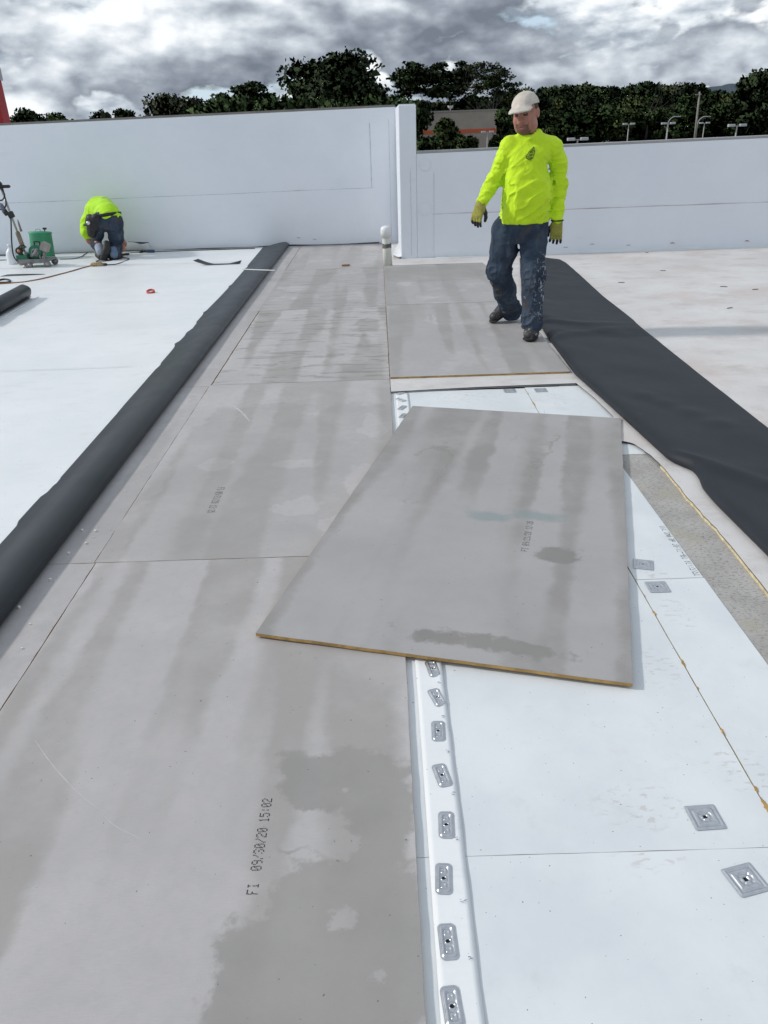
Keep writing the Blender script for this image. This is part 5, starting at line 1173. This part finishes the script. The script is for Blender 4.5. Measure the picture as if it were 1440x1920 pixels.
def round_tree(h, wdt, mat, seed, n=4200, leaf=.75, crown0=.30, lobes=16):
    """returns (trunk mesh, crown mesh) for a tree of height h and width wdt standing at the origin"""
    rnd = np.random.default_rng(seed); mb = MB(); tips = []
    for k in range(3): a = rnd.uniform(0, 6.28); limb(mb, np.array((0, 0, h*crown0*.5)), np.array((math.cos(a)*.5, math.sin(a)*.5, 1.0)), h*.30, h*.018, 2, rnd, tips, .5, .2)
    mb.tube([(0, 0, -.5), (.02*h, 0, h*.2), (0, 0, h*.42)], [h*.032, h*.024, h*.016], 7)
    C_ = []
    for k in range(lobes):
        a = rnd.uniform(0, 6.28); zz = rnd.uniform(crown0, .9); rad = wdt*.5*math.sqrt(max(.05, 1-((zz-crown0-.25)/(.95-crown0-.1))**2))*rnd.uniform(.35, .85); C_.append((rad*math.cos(a), rad*math.sin(a), zz*h, rnd.uniform(.16, .27)*wdt))
    C_.append((0, 0, h*.88, .22*wdt)); pts = []; nr = []
    for (x, y, z, r_) in C_:
        m = n//len(C_); u = rnd.normal(size=(m, 3)); u /= np.linalg.norm(u, axis=1)[:, None]; rr = r_*rnd.uniform(.55, 1.06, m)**.6*(1+.25*np.array(vnoise(u[:, 0]*2.5+x, u[:, 1]*2.5+y, u[:, 2]*2.5, seed)))
        q = u*rr[:, None]; q[:, 2] *= .72; pts.append(q+np.array((x, y, z))); nr.append(u*.8+np.array((x, y, (z-h*.5)))/(wdt*.5)*.5+rnd.normal(size=(m, 3))*.22+np.array((0, 0, .2)))
    pts = np.concatenate(pts); pts[:, 2] *= h/np.percentile(pts[:, 2], 99.6); hw = np.percentile(np.abs(pts[:, :2]), 98.5); pts[:, :2] *= wdt*.5/hw
    nr = np.concatenate(nr); inn = rnd.random(len(pts)) < .22; szs = np.where(inn, 2.3, 1.0)     # some broad inner sprays close the crown
    cen = np.array([0, 0, h*.6]); pts[inn] = cen+(pts[inn]-cen)*.86
    return mb.mesh('trunk', MAT_BARK, True), leaf_mesh('crown', pts, leaf*1.1*szs, LM[mat], rnd, 0, 1.4, nr)
def umbrella_tree(h, wdt, mat, seed, leaves=.8, bark=None, n=3600, leaf=.6, tiers=1.0):
    rnd = np.random.default_rng(seed); mb = MB(); tips = []; nb = 6
    mb.tube([(0, 0, -.5), (.015*h, 0, h*.25), (0, .01*h, h*.48)], [h*.022, h*.017, h*.013], 7)
    for k in range(nb):
        a = 6.283*k/nb+rnd.uniform(-.3, .3); rr = wdt*.5*rnd.uniform(.55, .9)
        limb(mb, np.array((0, 0, h*(.42+.06*rnd.random()))), np.array((math.cos(a)*rr, math.sin(a)*rr*.6, h*.42*rnd.uniform(.75, 1.05)))/h, math.hypot(rr*.7, h*.30), h*.0085, 3, rnd, tips, .42, .10, 4, (2, 4))
    tips = np.array(tips); zm = max(v[2] for v in mb.v); xm = max(max(abs(v[0]) for v in mb.v), 1e-3); kz = .58*h/(zm-.42*h); kx = wdt*.5/xm
    zf = lambda x, z: z if z < .42*h else .42*h+(z-.42*h)*kz*(1-.10*(x*kx/(wdt*.5))**2)
    mb.v = [(v[0]*kx, v[1]*kx, zf(v[0], v[2])) for v in mb.v]; tips = np.array([(q[0]*kx, q[1]*kx, zf(q[0], q[2])) for q in tips]); tips = tips[tips[:, 2] > h*.60]
    keep = tips[rnd.random(len(tips)) < leaves]; pts = []
    if len(keep):
        m = max(6, n//len(keep))
        for t_ in keep: q = rnd.normal(size=(m, 3))*np.array((wdt*.050, wdt*.050, h*.011)); pts.append(q+t_+np.array((0, 0, h*.01)))
        pts = np.concatenate(pts)
    else: pts = np.array([[0, 0, h*.8]])
    return mb.mesh('trunk', bark or MAT_BARK, True), leaf_mesh('crown', pts, leaf*1.2, LM[mat], rnd, .45, 1.6, rnd.normal(size=(len(pts), 3))*.4+np.array((0, 0, .7))+pts*np.array((1, 1, 0))/wdt)
def stand(name, label, meshes, px, Y, scale=(1, 1, 1), rz=0.0, group=None, z=GZ):
    p = V(px, 235, Y); o = thing(name, label, 'tree', (p.x, Y, z), rz, group); o.scale = scale
    link('trunk', meshes[0], o); link('crown', meshes[1], o); return o
def hgt(px, py, Y): return V(px, py, Y).z-GZ
def wid(pxs, px, Y): return V(px+pxs/2, 200, Y).x-V(px-pxs/2, 200, Y).x
def rt(label, px, pytop, pxw, Y, mat, seed, name='broadleaf_tree', n=4200, leaf=.75, c0=.30, group=None, lobes=16):
    h, wd = hgt(px, pytop, Y), wid(pxw, px, Y); return stand(name, label, round_tree(h, wd*.96, mat, seed, n, leaf, c0, lobes), px, Y, group=group)
def ut(label, px, pytop, pxw, Y, mat, seed, leaves, bark=None, n=3600, leaf=.6):
    h, wd = hgt(px, pytop, Y), wid(pxw, px, Y); return stand('umbrella_tree', label, umbrella_tree(h, wd, mat, seed, leaves, bark, n, leaf), px, Y)
rt('large dark domed tree rising above the tall parapet', 628, 104, 185, 300, 'dark', 3, n=26000, leaf=.95, c0=.30, lobes=46)
ut('small flat topped umbrella tree left of the large dark tree', 470, 156, 135, 310, 'dark', 5, .9, None, 6000, .7)
ut('leafy flat topped umbrella tree left of the bare one', 785, 122, 120, 330, 'dark', 7, .95, None, 6500, .8)
ut('dark umbrella tree standing right behind the pillar', 838, 120, 90, 335, 'dark', 9, .9, None, 4500, .8)
ut('half bare umbrella tree with pale fanning branches', 895, 117, 150, 325, 'grey', 12, .25, MAT_PALEBARK, 2200, .5)
ut('wind combed umbrella tree with thin branches, left of the man cap', 925, 128, 100, 322, 'mid', 14, .6, MAT_PALEBARK, 2600, .6)
rt('light feathery tree above the parapet, left of the umbrella tree', 318, 176, 122, 280, 'grey', 15, n=5200, leaf=.65, c0=.35)
rt('small feathery tree beside the light feathery one', 372, 182, 60, 285, 'grey', 16, n=2000, leaf=.6, c0=.35)
rt('narrow dark tree between the feathery trees and the umbrella tree', 402, 186, 28, 290, 'dark', 17, n=1500, leaf=.6)
rt('low dark tree just right of the red tower', 52, 205, 84, 260, 'dark', 18, n=3200, leaf=.7)
rt('low round tree second from the red tower', 108, 213, 80, 265, 'mid', 19, n=2800, leaf=.7)
rt('low spreading tree above the parapet over the kneeling man', 192, 209, 100, 270, 'dark', 20, n=3400, leaf=.65)
rt('small dark tree right of the low spreading tree', 238, 204, 55, 275, 'dark', 21, n=2000, leaf=.6)
# green belt of bushes in front of the large dark tree
BL = ['%s green bush of the row above the tall parapet, counted from the left' % q for q in ('first', 'second', 'third', 'fourth', 'fifth', 'sixth', 'seventh', 'eighth', 'ninth', 'tenth')]
GB = 'green bushes along the top of the tall parapet'; m_b = [round_tree(10, 12, 'mid', 50+k, 2600, .6, .15) for k in range(3)]
for k, px in enumerate(range(415, 760, 38)):
    Y = 255+(k % 3)*9; top = (193, 186, 189, 187, 190, 188, 191, 189, 192, 193)[k % 10]; s_ = hgt(px, top, Y)/9.6
    stand('bush_tree', BL[k], m_b[k % 3], px, Y, (s_*.95, s_*.8, s_), k*1.3, GB)
# dark wood on the right
m_w = [round_tree(20, 15, ('dark', 'mid', 'dark', 'olive', 'mid')[k], 70+k, 5200, .85, .12, 24) for k in range(5)]
prof_x = [740, 900, 960, 1000, 1050, 1090, 1130, 1180, 1260, 1300, 1345, 1370, 1400, 1440, 1500]; prof_y = [196, 186, 172, 165, 170, 164, 170, 164, 163, 166, 172, 178, 152, 132, 128]
ORD = ['first', 'second', 'third', 'fourth', 'fifth', 'sixth', 'seventh', 'eighth', 'ninth', 'tenth', 'eleventh', 'twelfth', 'thirteenth', 'fourteenth', 'fifteenth', 'sixteenth', 'seventeenth', 'eighteenth', 'nineteenth', 'twentieth', 'twenty first', 'twenty second', 'twenty third', 'twenty fourth', 'twenty fifth', 'twenty sixth', 'twenty seventh', 'twenty eighth']
k = 0; k_front = 0
for row, (Y, dyy, stp) in enumerate(((352, 0, 27), (336, 18, 31))):
    k_front = k
    for px in np.arange(742+row*13, 1500, stp):
        top = float(np.interp(px, prof_x, prof_y))+dyy+4*float(vnoise(px*.05, row*7, 0, 3)); s_ = hgt(px, top, Y)/19.4
        if px > 1385 and row == 0: continue
        stand('wood_tree', '%s wood tree from the left in the %s row behind the car park' % (ORD[(k if row == 0 else k-k_front)], 'back' if row == 0 else 'front'), m_w[k % 5], px, Y+8*math.sin(k*2.1), (s_*1.05, s_*.9, s_), k*1.7, 'trees of the wood behind the car park' if row == 0 else 'front trees of the wood behind the car park'); k += 1
for k2, px in enumerate(np.arange(955, 1470, 36)):
    Y = 322+5*math.sin(k2*1.9); top = 208+9*float(vnoise(k2*.9, 3, 0, 5)); s_ = hgt(px, top, Y)/9.6
    stand('bush_tree', '%s lower olive green tree from the man along the car park edge' % ORD[k2], m_b[(k2+1) % 3] if k2 % 2 else (m_w[3]), px, Y, ((s_*1.3, s_*1.1, s_) if k2 % 2 else (s_*.60, s_*.5, s_*.5)), k2*1.1, 'lower trees along the car park')
rt('large dark tree at the right picture edge', 1425, 134, 105, 300, 'dark', 33, n=9000, leaf=.85, c0=.1, lobes=26)
rt('thin dead topped tree standing above the wood', 1212, 155, 10, 318, 'dark', 34, n=260, leaf=.6, c0=.8)
rt('pale feathery tree top showing over the wood at the right', 1272, 155, 60, 345, 'grey', 35, n=1500, leaf=.6, c0=.5)
rt('leafy car park tree in front of the orange striped store', 838, 224, 70, 160, 'olive', 36, n=7000, leaf=.42, c0=.02, lobes=26)
rt('low car park bush at the foot of the pillar, left of the leafy tree', 800, 259, 50, 150, 'mid', 37, n=3200, leaf=.4, c0=.02)
rt('low car park bush right of the leafy tree', 878, 258, 46, 155, 'olive', 38, n=3400, leaf=.4, c0=.02)
rt('dark tree between the store and the standing man', 945, 205, 50, 250, 'mid', 39, n=3600, leaf=.6, c0=.1)

# store with the orange band
Yb = 305; xa, xb = V(640, 230, Yb).x, V(931, 230, Yb).x; zt = V(850, 210, Yb).z
sb = thing('store_building', 'tan flat roofed store with an orange band behind the pillar', 'building', (xa, Yb, GZ))
mb = MB(); mb.box(0, xb-xa, 0, 16, 0, zt-GZ); mb.build('wall', M('tan_stucco', (.40, .345, .29), .9, .08, .3, dirt=((.16, .13, .10), .25, .62, .5)), sb)
mb = MB(); mb.box(-.2, xb-xa+.2, -.2, 16.2, zt-GZ, zt-GZ+.5); mb.build('parapet_cap', M('tan_trim', (.33, .30, .27), .8), sb)
zo0, zo1 = V(850, 250, Yb).z-GZ, V(850, 243, Yb).z-GZ
mb = MB(); mb.box(-.05, xb-xa+.05, -.12, -.02, zo0, zo1); mb.build('orange_band', M('orange_paint', (.62, .13, .05), .7), sb)
p = V(845, 210, Yb); mb = MB(); mb.lathe([(0, 0), (.6, .3), (1.0, .9), (1.05, 1.1)], 16, c=(p.x-xa, 1.2, zt-GZ+.9)); mb.tube([(p.x-xa, 1.2, zt-GZ+.4), (p.x-xa, 1.2, zt-GZ+1.0)], .12, 6); mb.build('roof_dish', M('white_dish', (.75, .75, .75), .5), sb, True)
mb = MB(); p = V(786, 260, Yb-40); mb.tube([(p.x-xa, -40, 0), (p.x-xa, -40, V(786, 233, Yb-40).z-GZ)], .25, 6); mb.build('downpipe_post', M('dark_post', (.02, .02, .02), .6), sb)

# car park lamps
MAT_LAMP = M('lamp_grey', (.50, .51, .52), .4, .05, 2, metal=.2); MAT_POLE = M('pole_grey', (.36, .35, .34), .5, .1, 2)
def lamp(px, py, wpx, label):
    m_px = 2.3/wpx; Y = m_px*CF/.905; p = V(px, py, Y); o = thing('car_park_lamp', label, 'street lamp', (p.x, Y, GZ), 0, 'twin head car park lamps'); h = p.z-GZ
    mb = MB(); mb.tube([(0, 0, 0), (0, 0, h)], [.13, .09], 10); mb.build('pole', MAT_POLE, o, True)
    mb = MB(); mb.box(-.4, .4, -.05, .05, h-.06, h+.05); mb.build('arm', MAT_POLE, o)
    for s_ in (-1, 1): mb = MB(); mb.box(s_*.75-.42, s_*.75+.42, -.3, .3, h-.10, h+.22); mb.build('lamp_head', MAT_LAMP, o, False, .05)
for a in ((1083, 262, 38, 'nearest twin head lamp just right of the man shoulder'), (1179, 233, 22, 'twin head lamp second from the man'), (1253, 232, 25, 'twin head lamp left of the leaning utility pole'), (1321, 231, 19, 'twin head lamp right of the leaning utility pole'), (1382, 236, 33, 'twin head lamp nearest the right picture edge'), (914, 248, 23, 'twin head lamp between the store and the man')): lamp(*a)
for px, lab in ((1318, 'curved arm street lamp right of the leaning pole'), (1262, 'curved arm street lamp left of the leaning pole')):
    Y = 290; p = V(px, 219, Y); o = thing('street_lamp', lab, 'street lamp', (p.x, Y, GZ), 0, 'curved arm street lamps'); h = p.z-GZ
    mb = MB(); mb.tube(catmull([(-1.5, 0, 0), (-1.5, 0, h-3), (-1.2, 0, h-1.2), (0, 0, h-.1), (1.6, 0, h)], 6), .16, 8); mb.build('pole', MAT_POLE, o, True)
    mb = MB(); mb.box(1.4, 2.6, -.2, .2, h-.1, h+.12); mb.build('lamp_head', MAT_LAMP, o, False, .05)
Y = 210; p0, p1 = V(1302, 262, Y), V(1312, 172, Y); up_ = thing('utility_pole', 'tall leaning wooden utility pole in front of the wood', 'utility pole', (p0.x-(p1.x-p0.x)*.55, Y, GZ)); L0 = up_.location
mb = MB(); mb.tube([(0, 0, 0), (p1.x-L0.x, 0, p1.z-GZ)], [.30, .2], 10); mb.build('pole', M('grey_wood', (.26, .24, .22), .9, .2, 1), up_, True)
mb = MB(); mb.box(p1.x-L0.x-.9, p1.x-L0.x+.5, -.12, .12, p1.z-GZ-.7, p1.z-GZ-.45); mb.build('crossarm', M('grey_wood_arm', (.26, .24, .22), .9), up_)
# parked cars, only their tops show
def car(px, py, Y, rz, col, label, hgt_=1.5):
    p = V(px, py, Y); o = thing('parked_car', label, 'car', (p.x, Y, GZ), rz, 'cars in the car park'); paint = M('car_paint', col, .3, .03, 1)
    s_ = lambda pr, y0, y1: [(x, y0, z) for x, z in pr]+[(x, y1, z) for x, z in pr]
    def ext(pr, hw, mat, name, par): 
        n = len(pr); mb = MB(); mb.add(s_(pr, -hw, hw), [tuple(range(n)), tuple(range(2*n-1, n-1, -1))]+[(i, n+i, n+(i+1) % n, (i+1) % n) for i in range(n)]); return mb.build(name, mat, par, False, .06)
    ext([(-2.2, .35), (2.2, .35), (2.25, .7), (1.9, .88), (1.0, .95), (-2.1, .98), (-2.25, .7)], .88, paint, 'body', o)
    ext([(1.0, .95), (.35, 1.42), (-1.2, 1.45), (-1.9, .97)], .76, M('car_glass', (.02, .025, .03), .1), 'windows', o); ext([(.42, 1.40), (.3, 1.47), (-1.15, 1.50), (-1.28, 1.42)], .78, paint, 'roof', o)
    for x in (-1.35, 1.4):
        for y in (-.85, .85): mb = MB(); mb.lathe([(0, -.1), (.30, -.1), (.33, -.06), (.33, .06), (.30, .1), (0, .1)], 14, c=(x, y, .33), axis='y'); mb.build('wheel', MAT_RUBBER, o, True)
    return o
for a in ((905, 279, 225, .3, (.6, .62, .65), 'white car parked below the store bushes'), (938, 278, 260, .2, (.35, .36, .38), 'grey car parked beside the white one, left of the man'), (1122, 268, 290, 0, (.6, .6, .6), 'pale car just over the low parapet, right of the nearest lamp'), (1145, 264, 300, .4, (.08, .1, .2), 'dark blue car beside the pale car over the low parapet'), (1258, 262, 285, 0, (.6, .62, .64), 'silver car over the low parapet below the wood')): car(*a)
# red tower at the left edge
Yt = 26; xe = V(22, 232, Yt+.5).x; zt = V(4, 124, Yt).z
tw = thing('red_tower', 'red tower with a grey top at the left picture edge', 'tower', (xe-1.6, Yt, -.31))
mb = MB(); mb.add([(-1.6, 0, 0), (1.62, 0, 0), (1.62, .5, 0), (-1.6, .5, 0), (-1.6, 0, zt-.02), (1.56, 0, zt-.02), (1.56, .5, zt-.02), (-1.6, .5, zt-.02)], [(0, 3, 2, 1), (4, 5, 6, 7), (0, 1, 5, 4), (1, 2, 6, 5), (2, 3, 7, 6), (3, 0, 4, 7)]); mb.build('wall', M('red_paint', (.30, .008, .012), .55, .1, 1.5), tw)
mb = MB(); mb.box(-1.65, 1.60, -.05, .55, zt-.02, zt+.31); mb.build('grey_top', M('grey_trim', (.36, .36, .37), .6), tw)
